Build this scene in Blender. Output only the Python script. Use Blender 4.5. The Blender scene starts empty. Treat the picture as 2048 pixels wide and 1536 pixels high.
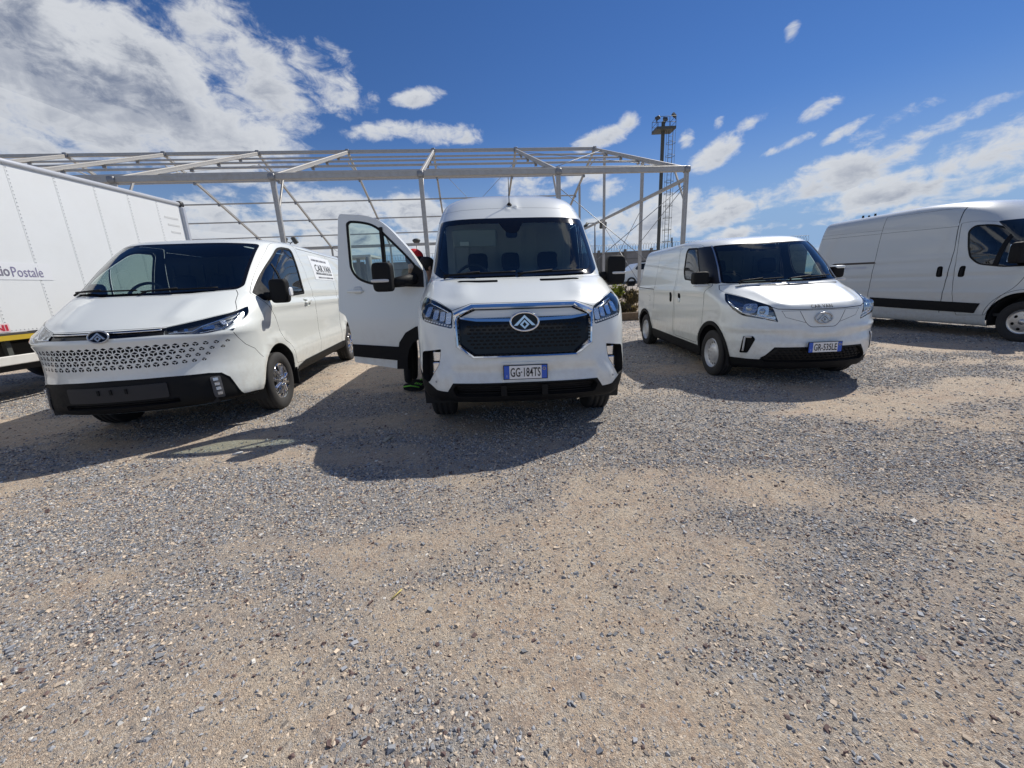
import bpy, bmesh, math, random
import numpy as np
from mathutils import Vector, Matrix
from mathutils.geometry import delaunay_2d_cdt

random.seed(7)
RNG = np.random.default_rng(11)
scene = bpy.context.scene
col = scene.collection
R = math.radians

# ---------------------------------------------------------------- camera
cam_data = bpy.data.cameras.new('camera')
cam = bpy.data.objects.new('camera', cam_data)
col.objects.link(cam)
cam_data.sensor_width = 36.0
cam_data.lens = 36.0 * 790.0 / 2048.0
cam_data.clip_start = 0.05
cam_data.clip_end = 3000.0
CAM_H = 1.314
pitch, roll = R(13.93), R(-2.76)
fw = Vector((0, math.cos(pitch), -math.sin(pitch)))
up0 = Vector((0, math.sin(pitch), math.cos(pitch)))
r0 = Vector((1, 0, 0))
rt = r0 * math.cos(roll) + up0 * math.sin(roll)
up = up0 * math.cos(roll) - r0 * math.sin(roll)
cam.matrix_world = Matrix(((rt.x, up.x, -fw.x, 0), (rt.y, up.y, -fw.y, 0), (rt.z, up.z, -fw.z, CAM_H), (0, 0, 0, 1)))
scene.camera = cam

# ---------------------------------------------------------------- sky, sun, exposure
SUN_EL, SUN_AZ = R(46.7), R(48.0)          # azimuth from +Y towards +X
SUN_DIR = Vector((math.sin(SUN_AZ) * math.cos(SUN_EL), math.cos(SUN_AZ) * math.cos(SUN_EL), math.sin(SUN_EL)))
SKY_STRENGTH = 0.06
sun_data = bpy.data.lights.new('sun', 'SUN')
sun_data.energy = 5.0
sun_data.angle = R(0.53)
sun_data.color = (1.0, 0.95, 0.87)
sun = bpy.data.objects.new('sun', sun_data)
sun.rotation_euler = (-SUN_DIR).to_track_quat('-Z', 'Y').to_euler()
sun.location = SUN_DIR * 60
col.objects.link(sun)
scene.view_settings.view_transform = 'Standard'
scene.view_settings.look = 'None'
scene.view_settings.gamma = 1.0
scene.view_settings.use_curve_mapping = False
scene.view_settings.exposure = -0.1

world = bpy.data.worlds.new('World')
scene.world = world
world.use_nodes = True
WN = world.node_tree
WN.nodes.clear()
def wnode(t, **kw):
    n = WN.nodes.new(t)
    for k, v in kw.items(): setattr(n, k, v)
    return n
def wset(n, i, v):
    if hasattr(v, 'is_output'): WN.links.new(v, n.inputs[i])
    elif v is not None: n.inputs[i].default_value = v
def wm(op, a, b=None, c=None, clamp=False):
    n = wnode('ShaderNodeMath', operation=op, use_clamp=clamp)
    wset(n, 0, a); wset(n, 1, b); wset(n, 2, c)
    return n.outputs[0]
def wv(op, a, b=None):
    n = wnode('ShaderNodeVectorMath', operation=op)
    wset(n, 0, a); wset(n, 1, b)
    return n.outputs['Value'] if op in ('DOT_PRODUCT', 'LENGTH') else n.outputs[0]
def wramp(x, lo, hi, a=0.0, b=1.0, smooth=True):
    n = wnode('ShaderNodeMapRange', interpolation_type='SMOOTHSTEP' if smooth else 'LINEAR')
    wset(n, 0, x); wset(n, 1, lo); wset(n, 2, hi); wset(n, 3, a); wset(n, 4, b)
    return n.outputs[0]
def wmixc(f, a, b):
    n = wnode('ShaderNodeMix', data_type='RGBA')
    wset(n, 0, f); wset(n, 6, a); wset(n, 7, b)
    return n.outputs[2]
def dir_of(px, py):
    d = fw + rt * ((px - 1024) / 790.0) + up * ((768 - py) / 790.0)
    return d.normalized()
sky = wnode('ShaderNodeTexSky', sky_type='NISHITA')
sky.sun_disc = False
sky.sun_elevation = SUN_EL
sky.sun_rotation = SUN_AZ
sky.altitude = 50
sky.air_density = 1.0
sky.dust_density = 0.0
sky.ozone_density = 2.0
tc = wnode('ShaderNodeTexCoord')
D = tc.outputs['Generated']
sep = wnode('ShaderNodeSeparateXYZ'); WN.links.new(D, sep.inputs[0])
skyv = wnode('ShaderNodeCombineXYZ'); WN.links.new(sep.outputs[0], skyv.inputs[0]); WN.links.new(sep.outputs[1], skyv.inputs[1]); WN.links.new(wm('MAXIMUM', sep.outputs[2], 0.13), skyv.inputs[2])
WN.links.new(skyv.outputs[0], sky.inputs['Vector'])
# cloud layer: directions fall on a flat layer overhead
inv = wm('DIVIDE', 1.0, wm('ADD', wm('MAXIMUM', sep.outputs[2], 0.0), 0.16))
flat = wv('MULTIPLY', D, None); nn = flat.node
cmb = wnode('ShaderNodeCombineXYZ'); WN.links.new(inv, cmb.inputs[0]); WN.links.new(inv, cmb.inputs[1]); cmb.inputs[2].default_value = 2.0
WN.links.new(cmb.outputs[0], nn.inputs[1])
def wnoise(vec, scale, detail, rough, dist=0.0):
    n = wnode('ShaderNodeTexNoise')
    WN.links.new(vec, n.inputs['Vector'])
    n.inputs['Scale'].default_value = scale; n.inputs['Detail'].default_value = detail
    n.inputs['Roughness'].default_value = rough; n.inputs['Distortion'].default_value = dist
    return n.outputs['Fac']
nz1 = wnoise(D, 8.0, 11.0, 0.60, 0.35)
nz2 = wnoise(flat, 2.1, 7.0, 0.6, 0.3)
nz3 = wnoise(D, 3.0, 5.0, 0.55)
stretch = wv('MULTIPLY', D, (1.0, 1.0, 1.9))
nz4 = wnoise(stretch, 21.0, 8.0, 0.64, 0.5)
nz = wm('ADD', wm('ADD', wm('MULTIPLY', nz1, 0.42), wm('MULTIPLY', nz2, 0.28)), wm('MULTIPLY', nz4, 0.30))
# cloud banks: (picture x, y, half width, half height, tilt deg) become directions in the sky
CLOUDS = [
 (60, 90, 420, 150, -8, 1.5), (330, 190, 300, 110, -12, 1.35), (140, 230, 260, 60, 3, 1.0), (480, 120, 170, 90, -20, 1.1), (610, 140, 110, 60, -10, 0.95), (660, 110, 55, 35, 0, .7),
 (330, 265, 190, 38, -4, 0.95), (450, 280, 110, 25, -3, .8), (650, 205, 60, 22, -20, .6), (70, 288, 48, 24, 0, .75), (190, 297, 60, 20, 5, .8),
 (840, 195, 46, 24, 12, .8), (770, 262, 90, 24, 10, .8), (880, 270, 72, 32, 5, .85), (1258, 245, 28, 22, 30, .7), (1200, 280, 60, 26, 8, .85),
 (1375, 278, 22, 20, 30, .75), (1435, 305, 58, 30, 18, .9), (1435, 247, 16, 14, 30, .6), (1500, 250, 60, 18, 16, .75), (1625, 225, 50, 24, 14, .8), (1585, 65, 24, 18, 40, .75),
 (1560, 298, 55, 12, 12, .6), (1690, 265, 60, 14, 20, .6), (1780, 245, 100, 22, 10, .8), (1910, 240, 120, 20, 6, .8), (1740, 282, 60, 16, 14, .7),
 (1960, 315, 150, 52, 18, 1.1), (1640, 362, 150, 38, 6, 1.0), (1760, 385, 160, 28, 4, .95), (1880, 355, 80, 28, 10, .9), (1520, 385, 50, 16, 6, .8),
 (1430, 395, 26, 10, 12, .6), (1320, 432, 130, 34, 6, 1.0), (1450, 425, 140, 22, 6, .95), (1540, 452, 60, 14, 8, .7), (1280, 470, 130, 26, 3, 1.0), (1460, 470, 60, 14, 4, .7), (1700, 425, 120, 14, 4, .7), (1900, 400, 160, 16, 5, .75),
 (1520, 342, 28, 10, 8, .6), (1657, 326, 16, 7, 5, .55), (1220, 375, 55, 26, 0, .8), (1060, 372, 75, 32, 0, .95), (1180, 350, 55, 22, 5, .75),
 (460, 440, 150, 45, 8, 1.1), (620, 420, 130, 45, 10, 1.1), (560, 372, 80, 22, 10, .75), (800, 425, 120, 40, 5, 1.05), (430, 380, 60, 20, 8, .6), (700, 470, 200, 40, 3, 1.0), (520, 490, 220, 30, 4, 1.1), (880, 500, 160, 22, 3, .8), (1010, 470, 160, 25, 0, .8),
 (930, 560, 500, 22, 3, .8), (300, 590, 400, 30, 3, .8), (1500, 530, 400, 24, 3, .8), (2300, 420, 220, 60, 10, 1.0), (-300, 200, 250, 120, -5, 1.2), (-500, 420, 300, 60, 0, 1.0), (2500, 200, 220, 50, 10, .8)]
M = None; B = None
def blob(cd, ax, ay, sx, sy, wgt):
    global M, B
    d = wv('SUBTRACT', D, tuple(cd))
    a = wv('DOT_PRODUCT', d, tuple(ax / sx)); b = wv('DOT_PRODUCT', d, tuple(ay / sy)); c = wv('DOT_PRODUCT', d, tuple(Vector(cd) / 0.55))
    q = wm('ADD', wm('ADD', wm('MULTIPLY', a, a), wm('MULTIPLY', b, b)), wm('MULTIPLY', c, c))
    m = wm('MULTIPLY', wm('SUBTRACT', 1.0, q), wgt)
    if M is None: M, B = m, b
    else:
        t = wm('GREATER_THAN', m, M)
        n = wnode('ShaderNodeMix', data_type='FLOAT'); wset(n, 0, t); wset(n, 2, B); wset(n, 3, b)
        B = n.outputs[0]
        n = wm('SMOOTH_MAX', m, M, 0.25); M = n
for (px, py, hw, hh, tilt, wgt) in CLOUDS:
    if px > 1300 and py > 290: wgt += .22; hw *= 1.12; hh *= 1.1
    if px < 560 and py < 260: wgt += .25
    if hw < 110: hw *= .9; hh *= .78
    c = dir_of(px, py)
    k = (fw + rt * ((px - 1024) / 790.0) + up * ((768 - py) / 790.0)).length
    ax = (rt * math.cos(R(tilt)) + up * math.sin(R(tilt))); ax = (ax - c * ax.dot(c))
    ay = (up * math.cos(R(tilt)) - rt * math.sin(R(tilt))); ay = (ay - c * ay.dot(c))
    blob(c, ax.normalized(), ay.normalized(), hw / 790.0 / k * max(ax.length, .5) * 1.25, hh / 790.0 / k * max(ay.length, .5) * 1.25, wgt)
for (az, el, sx, sy, wgt) in [(150, 35, .35, .18, 1.0), (190, 50, .3, .2, 1.0), (230, 28, .4, .14, 1.0), (120, 20, .4, .1, .9), (265, 45, .3, .15, 1.0), (180, 12, .6, .07, .9), (90, 38, .25, .12, .9), (205, 72, .3, .14, .8), (300, 15, .4, .08, .9), (170, 62, .22, .13, 1.0), (215, 40, .2, .1, 1.0), (140, 55, .22, .12, 1.0), (60, 60, .2, .1, .7)]:
    c = Vector((math.sin(R(az)) * math.cos(R(el)), math.cos(R(az)) * math.cos(R(el)), math.sin(R(el))))
    ax = Vector((math.cos(R(az)), -math.sin(R(az)), 0)); ay = ax.cross(c) * -1
    blob(c, ax, ay if ay.z > 0 else -ay, sx, sy, wgt)
dens = wm('ADD', wm('MULTIPLY', wm('MAXIMUM', M, -1.6), 0.66), wm('MULTIPLY', wm('SUBTRACT', nz, 0.545), 4.2))
alpha = wramp(dens, -0.08, 0.50)
core = wramp(dens, 0.10, 1.15)
low = wramp(wm('ADD', B, wm('MULTIPLY', wm('SUBTRACT', nz3, .5), 2.6)), 0.55, -0.60)
shade = wm('MAXIMUM', wm('MULTIPLY', core, wm('ADD', wm('MULTIPLY', low, 0.60), 0.22)), wramp(wm('ADD', dens, wm('MULTIPLY', wm('SUBTRACT', nz3, .5), 1.1)), 0.55, 1.30))
cloud_col = wmixc(shade, (12.4, 12.8, 13.4, 1), (3.5, 4.2, 5.9, 1))
hs = wnode('ShaderNodeHueSaturation'); hs.inputs['Saturation'].default_value = 1.2; hs.inputs['Value'].default_value = 1.0; WN.links.new(sky.outputs[0], hs.inputs['Color'])
skyc0 = wmixc(1.0, hs.outputs[0], (0.98, 1.10, 1.45, 1)); skyc0.node.blend_type = 'MULTIPLY'
skycol = wmixc(wramp(sep.outputs[2], 0.34, 0.04, 0.0, 0.55), skyc0, (5.6, 7.6, 10.2, 1))      # pale air low over the horizon
final = wmixc(wm('MULTIPLY', alpha, 0.96), skycol, cloud_col)
bg = wnode('ShaderNodeBackground'); WN.links.new(final, bg.inputs[0]); bg.inputs[1].default_value = SKY_STRENGTH
wo = wnode('ShaderNodeOutputWorld'); WN.links.new(bg.outputs[0], wo.inputs[0])
world.cycles.sampling_method = 'MANUAL'
world.cycles.sample_map_resolution = 512
# ---------------------------------------------------------------- helpers
def tag(o, label=None, cat=None, group=None, kind=None):
    if label: o['label'] = label
    if cat: o['category'] = cat
    if group: o['group'] = group
    if kind: o['kind'] = kind
    return o
def empty(name, loc=(0, 0, 0), rz=0.0, label=None, cat=None, group=None):
    o = bpy.data.objects.new(name, None); col.objects.link(o)
    o.empty_display_size = 0.2
    o.location = loc; o.rotation_euler = (0, 0, rz)
    return tag(o, label, cat, group)
class MB:
    """collects faces; build() links them as one mesh object"""
    def __init__(s): s.v = []; s.f = []; s.n = []; s.sm = []
    def add(s, verts, faces, smooth=False):
        b = len(s.v); s.v.extend([tuple(p) for p in verts])
        for f in faces: s.f.append(tuple(i + b for i in f)); s.sm.append(smooth)
        return s
    def box(s, c, size, rot=None, bevel=0.0):
        hx, hy, hz = [q / 2 for q in size]
        if bevel > 0:
            b = min(bevel, hx * .9, hy * .9, hz * .9)
            V = []; idx = {}
            for sx in (-1, 1):
                for sy in (-1, 1):
                    for sz in (-1, 1):
                        for k, p in enumerate(((hx, hy - b, hz - b), (hx - b, hy, hz - b), (hx - b, hy - b, hz))):
                            idx[(sx, sy, sz, k)] = len(V); V.append((sx * p[0], sy * p[1], sz * p[2]))
            F = []
            def q(*k): F.append([idx[i] for i in k])
            for d in (-1, 1):
                q((d, -1, -1, 0), (d, 1, -1, 0), (d, 1, 1, 0), (d, -1, 1, 0)); q((-1, d, -1, 1), (1, d, -1, 1), (1, d, 1, 1), (-1, d, 1, 1)); q((-1, -1, d, 2), (1, -1, d, 2), (1, 1, d, 2), (-1, 1, d, 2))
            for a in (-1, 1):
                for e in (-1, 1):
                    q((a, e, -1, 0), (a, e, 1, 0), (a, e, 1, 1), (a, e, -1, 1)); q((a, -1, e, 0), (a, 1, e, 0), (a, 1, e, 2), (a, -1, e, 2)); q((-1, a, e, 1), (1, a, e, 1), (1, a, e, 2), (-1, a, e, 2))
                    for h in (-1, 1): q((a, e, h, 0), (a, e, h, 1), (a, e, h, 2))
        else:
            V = [(x, y, z) for x in (-hx, hx) for y in (-hy, hy) for z in (-hz, hz)]
            F = [(0, 1, 3, 2), (4, 6, 7, 5), (0, 4, 5, 1), (2, 3, 7, 6), (0, 2, 6, 4), (1, 5, 7, 3)]
        V = [Vector(p) for p in V]
        if rot is not None: V = [rot @ p for p in V]
        # make faces point outwards
        G = []
        for f in F:
            a = V[f[0]]; nrm = (V[f[1]] - a).cross(V[f[2]] - a); m = sum((V[i] for i in f), Vector()) / len(f)
            G.append(tuple(f) if nrm.dot(m) > 0 else tuple(reversed(f)))
        c = Vector(c)
        return s.add([p + c for p in V], G)
    def bar(s, p0, p1, w, h, upv=(0, 0, 1), bevel=0.0):
        p0, p1 = Vector(p0), Vector(p1); d = p1 - p0; L = d.length; d.normalize(); u = Vector(upv)
        if abs(d.dot(u)) > .98: u = Vector((1, 0, 0)) if abs(d.x) < .9 else Vector((0, 1, 0))
        x = d.cross(u).normalized(); z = x.cross(d)
        rot = Matrix((x, d, z)).transposed()
        return s.box((p0 + p1) / 2, (w, L, h), rot, bevel)
    def tube(s, pts, r, seg=8, caps=True, closed=False):
        pts = [Vector(p) for p in pts]; n = len(pts); rs = r if hasattr(r, '__len__') else [r] * n
        V = []; F = []; ref = None
        for i, p in enumerate(pts):
            if closed: t = pts[(i + 1) % n] - pts[i - 1]
            else: t = pts[min(i + 1, n - 1)] - pts[max(i - 1, 0)]
            t.normalize()
            if ref is None: ref = Vector((0, 0, 1)) if abs(t.z) < .9 else Vector((1, 0, 0))
            a = t.cross(ref).normalized(); b = a.cross(t).normalized(); ref = b
            for k in range(seg):
                g = 2 * math.pi * k / seg; V.append(p + (a * math.cos(g) + b * math.sin(g)) * rs[i])
        for i in range(n if closed else n - 1):
            j = (i + 1) % n
            for k in range(seg):
                l = (k + 1) % seg; F.append((i * seg + k, i * seg + l, j * seg + l, j * seg + k))
        if caps and not closed: F.append(tuple(range(seg))[::-1]); F.append(tuple((n - 1) * seg + k for k in range(seg)))
        return s.add(V, F, True)
    def lathe(s, prof, axis='x', seg=40, c=(0, 0, 0), closed=False):
        """prof: (axial, radius)"""
        V = []; F = []; n = len(prof)
        for k in range(seg):
            g = 2 * math.pi * k / seg
            for (a, r) in prof:
                q = (a, r * math.cos(g), r * math.sin(g)) if axis == 'x' else ((r * math.cos(g), a, r * math.sin(g)) if axis == 'y' else (r * math.cos(g), r * math.sin(g), a))
                V.append((q[0] + c[0], q[1] + c[1], q[2] + c[2]))
        for k in range(seg):
            l = (k + 1) % seg
            for i in range(n - 1): F.append((k * n + i, k * n + i + 1, l * n + i + 1, l * n + i))
        return s.add(V, F, True)
    def sell(s, c, size, e1=.5, e2=.5, nu=18, nv=28, rot=None):
        """superellipsoid: e small = boxy"""
        def sp(x, e): return math.copysign(abs(x) ** e, x)
        V = []; F = []
        for i in range(nu + 1):
            a = -math.pi / 2 + math.pi * i / nu
            for j in range(nv):
                b = 2 * math.pi * j / nv
                p = Vector((size[0] / 2 * sp(math.cos(a), e1) * sp(math.cos(b), e2), size[1] / 2 * sp(math.cos(a), e1) * sp(math.sin(b), e2), size[2] / 2 * sp(math.sin(a), e1)))
                if rot is not None: p = rot @ p
                V.append(p + Vector(c))
        for i in range(nu):
            for j in range(nv):
                k = (j + 1) % nv; F.append((i * nv + j, i * nv + k, (i + 1) * nv + k, (i + 1) * nv + j))
        return s.add(V, F, True)
    def prism(s, poly, fn, depth):
        """poly: 2-D outline; fn(x, z, d) -> 3-D point at depth d"""
        n = len(poly); V = [fn(x, z, 0.0) for x, z in poly] + [fn(x, z, depth) for x, z in poly]
        F = [tuple(range(n)), tuple(range(2 * n - 1, n - 1, -1))] + [(i, (i + 1) % n + 0, (i + 1) % n + n, i + n) for i in range(n)]
        return s.add(V, F)
    def build(s, name, mat, parent=None, fix=True):
        me = bpy.data.meshes.new(name)
        me.from_pydata([tuple(p) for p in s.v], [], s.f)
        mats = mat if isinstance(mat, (list, tuple)) else [mat]
        for m in mats: me.materials.append(m)
        me.polygons.foreach_set('use_smooth', s.sm)
        me.update()
        if fix:
            bm = bmesh.new(); bm.from_mesh(me); bmesh.ops.recalc_face_normals(bm, faces=bm.faces); bm.to_mesh(me); bm.free()
        o = bpy.data.objects.new(name, me); col.objects.link(o)
        if isinstance(parent, list):
            c = np.mean(np.array([tuple(q) for q in s.v]), 0); parent = min(parent, key=lambda k: abs(k['cx'] - c[0]) + .3 * abs(k['cy'] - c[1]))
        if parent is not None: o.parent = parent
        return o
def copy_obj(o, parent=None, loc=None, rot=None):
    c = o.copy(); col.objects.link(c)
    if parent is not None: c.parent = parent
    if loc is not None: c.location = loc
    if rot is not None: c.rotation_euler = rot
    return c
def copy_tree(o, parent=None):
    c = copy_obj(o, parent)
    for ch in list(o.children): copy_tree(ch, c)
    return c

# ---------------------------------------------------------------- materials
MATS = {}
def mat(name, base, rough=.5, metal=0.0, coat=0.0, spec=.5, noise=0.0, nscale=8.0, base2=None, bump=0.0, bscale=60.0, emit=None, obj_coord=True):
    if name in MATS: return MATS[name]
    m = bpy.data.materials.new(name); m.use_nodes = True
    nt = m.node_tree; p = nt.nodes['Principled BSDF']
    p.inputs['Base Color'].default_value = (*base, 1); p.inputs['Roughness'].default_value = rough; p.inputs['Metallic'].default_value = metal
    p.inputs['Coat Weight'].default_value = coat; p.inputs['Coat Roughness'].default_value = 0.03; p.inputs['Specular IOR Level'].default_value = spec
    if noise or bump:
        t = nt.nodes.new('ShaderNodeTexCoord'); src = t.outputs['Object' if obj_coord else 'Generated']
    if noise:
        n = nt.nodes.new('ShaderNodeTexNoise'); n.inputs['Scale'].default_value = nscale; n.inputs['Detail'].default_value = 6; n.inputs['Roughness'].default_value = .65
        nt.links.new(src, n.inputs['Vector'])
        r = nt.nodes.new('ShaderNodeMapRange'); r.inputs[1].default_value = .35; r.inputs[2].default_value = .75; r.inputs[4].default_value = noise
        nt.links.new(n.outputs['Fac'], r.inputs[0])
        x = nt.nodes.new('ShaderNodeMix'); x.data_type = 'RGBA'; x.inputs[6].default_value = (*base, 1); x.inputs[7].default_value = (*(base2 or tuple(c * .6 for c in base)), 1)
        nt.links.new(r.outputs[0], x.inputs[0]); nt.links.new(x.outputs[2], p.inputs['Base Color'])
        q = nt.nodes.new('ShaderNodeMath'); q.operation = 'MULTIPLY_ADD'; q.inputs[1].default_value = .35; q.inputs[2].default_value = rough
        nt.links.new(r.outputs[0], q.inputs[0]); nt.links.new(q.outputs[0], p.inputs['Roughness'])
    if bump:
        n = nt.nodes.new('ShaderNodeTexNoise'); n.inputs['Scale'].default_value = bscale; n.inputs['Detail'].default_value = 4
        nt.links.new(src, n.inputs['Vector'])
        b = nt.nodes.new('ShaderNodeBump'); b.inputs['Strength'].default_value = bump; b.inputs['Distance'].default_value = .01
        nt.links.new(n.outputs['Fac'], b.inputs['Height']); nt.links.new(b.outputs[0], p.inputs['Normal'])
    if emit:
        p.inputs['Emission Color'].default_value = (*emit, 1); p.inputs['Emission Strength'].default_value = 1
    MATS[name] = m
    return m
def glass(name, tint, ior=1.6, rough=0.0):
    if name in MATS: return MATS[name]
    m = bpy.data.materials.new(name); m.use_nodes = True; nt = m.node_tree
    nt.nodes.remove(nt.nodes['Principled BSDF'])
    out = nt.nodes['Material Output']
    t = nt.nodes.new('ShaderNodeBsdfTransparent'); t.inputs[0].default_value = (*tint, 1)
    g = nt.nodes.new('ShaderNodeBsdfGlossy'); g.inputs['Roughness'].default_value = rough; g.inputs[0].default_value = (1, 1, 1, 1)
    lw = nt.nodes.new('ShaderNodeLayerWeight'); lw.inputs[0].default_value = .5
    pw = nt.nodes.new('ShaderNodeMath'); pw.operation = 'POWER'; pw.inputs[1].default_value = 4.5; nt.links.new(lw.outputs['Facing'], pw.inputs[0])
    f0 = ((ior - 1) / (ior + 1)) ** 2 * 1.7
    f = nt.nodes.new('ShaderNodeMath'); f.operation = 'MULTIPLY_ADD'; f.inputs[1].default_value = 1 - f0; f.inputs[2].default_value = f0; nt.links.new(pw.outputs[0], f.inputs[0])
    x = nt.nodes.new('ShaderNodeMixShader')
    nt.links.new(f.outputs[0], x.inputs[0]); nt.links.new(t.outputs[0], x.inputs[1]); nt.links.new(g.outputs[0], x.inputs[2]); nt.links.new(x.outputs[0], out.inputs[0])
    MATS[name] = m
    return m
def paint(name, base, inside=(.10, .10, .105)):
    """glossy van paint outside, grey trim on the inner side of the sheet"""
    if name in MATS: return MATS[name]
    m = mat(name, base, .42, 0, 1.0, .5, noise=.05, nscale=2.0, base2=(.66, .64, .60))
    nt = m.node_tree; p = nt.nodes['Principled BSDF']; out = nt.nodes['Material Output']
    # road dust thrown up on the lower panels, in uneven patches
    tcx = nt.nodes.new('ShaderNodeTexCoord'); sx = nt.nodes.new('ShaderNodeSeparateXYZ'); nt.links.new(tcx.outputs['Object'], sx.inputs[0])
    rz = nt.nodes.new('ShaderNodeMapRange'); rz.inputs[1].default_value = .95; rz.inputs[2].default_value = .30; nt.links.new(sx.outputs[2], rz.inputs[0])
    nn_ = nt.nodes.new('ShaderNodeTexNoise'); nn_.inputs['Scale'].default_value = 14; nn_.inputs['Detail'].default_value = 8; nn_.inputs['Roughness'].default_value = .7; nt.links.new(tcx.outputs['Object'], nn_.inputs['Vector'])
    rn_ = nt.nodes.new('ShaderNodeMapRange'); rn_.inputs[1].default_value = .42; rn_.inputs[2].default_value = .72; rn_.inputs[4].default_value = .42; nt.links.new(nn_.outputs['Fac'], rn_.inputs[0])
    ml = nt.nodes.new('ShaderNodeMath'); ml.operation = 'MULTIPLY'; nt.links.new(rz.outputs[0], ml.inputs[0]); nt.links.new(rn_.outputs[0], ml.inputs[1])
    src_ = p.inputs['Base Color'].links[0].from_socket
    mx = nt.nodes.new('ShaderNodeMix'); mx.data_type = 'RGBA'; mx.inputs[7].default_value = (.42, .36, .28, 1); nt.links.new(ml.outputs[0], mx.inputs[0]); nt.links.new(src_, mx.inputs[6]); nt.links.new(mx.outputs[2], p.inputs['Base Color'])
    d = nt.nodes.new('ShaderNodeBsdfDiffuse'); d.inputs[0].default_value = (*inside, 1)
    g = nt.nodes.new('ShaderNodeNewGeometry'); x = nt.nodes.new('ShaderNodeMixShader')
    nt.links.new(g.outputs['Backfacing'], x.inputs[0]); nt.links.new(p.outputs[0], x.inputs[1]); nt.links.new(d.outputs[0], x.inputs[2]); nt.links.new(x.outputs[0], out.inputs[0])
    return m
WHITE = paint('white_paint', (.78, .81, .775))
DULLWHITE = paint('worn_white_paint', (.58, .61, .60))
BLACKP = mat('black_plastic', (.008, .0085, .0095), .6, 0, 0, .22, noise=.5, nscale=25, base2=(.017, .017, .0165))
GLOSSB = mat('gloss_black', (.005, .005, .006), .10, 0, 0, .35)
GAP = mat('panel_gap', (.07, .072, .075), .8)
RUBBER = mat('tyre_rubber', (.022, .022, .023), .75, noise=.6, nscale=14, base2=(.055, .05, .044), bump=.15, bscale=120)
CHROME = mat('chrome', (.78, .79, .80), .08, 1.0)
SATIN = mat('satin_silver', (.55, .56, .57), .32, 1.0, noise=.3, nscale=30, base2=(.38, .38, .38))
STEELW = mat('silver_wheel_paint', (.62, .63, .64), .35, .35, noise=.3, nscale=18, base2=(.34, .33, .31))
REFL = mat('lamp_reflector', (.72, .74, .76), .16, 1.0, bump=.2, bscale=140)
LAMPD = mat('lamp_housing', (.20, .215, .235), .22, .75)
LED = mat('led_white', (.85, .87, .9), .25, 0, .5)
GLASS = glass('tinted_glass', (.62, .74, .70), 1.55)
GLASSD = glass('dark_tinted_glass', (.22, .27, .27), 1.6)
GLASSM = glass('mid_tinted_glass', (.45, .54, .52), 1.6)
LENS = glass('clear_lens', (.93, .95, .96), 1.45)
TRIM = mat('dark_interior_trim', (.035, .036, .038), .7)
SEATM = mat('dark_seat_cloth', (.022, .024, .03), .85, noise=.5, nscale=50, base2=(.04, .042, .05))
GREYP = mat('grey_lining', (.32, .33, .34), .7, noise=.2, nscale=4)
PLATEW = mat('plate_white', (.82, .83, .82), .4, 0, .3)
PLATEB = mat('plate_blue', (.012, .10, .55), .4, 0, .3)
INK = mat('black_print', (.01, .01, .012), .5)
GREYINK = mat('grey_print', (.20, .20, .22), .5)
# ---------------------------------------------------------------- van body shapes
def pchip(xk,yk,x):
    xk=np.asarray(xk,float);yk=np.asarray(yk,float);h=np.diff(xk);d=np.diff(yk)/h;n=len(xk);m=np.zeros(n)
    for i in range(1,n-1):
        if d[i-1]*d[i]>0:
            w1=2*h[i]+h[i-1];w2=h[i]+2*h[i-1];m[i]=(w1+w2)/(w1/d[i-1]+w2/d[i])
    m[0]=d[0];m[-1]=d[-1]
    i=np.clip(np.searchsorted(xk,x)-1,0,n-2);t=(x-xk[i])/h[i]
    return (2*t**3-3*t**2+1)*yk[i]+(t**3-2*t**2+t)*h[i]*m[i]+(-2*t**3+3*t**2)*yk[i+1]+(t**3-t**2)*h[i]*m[i+1]

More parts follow.
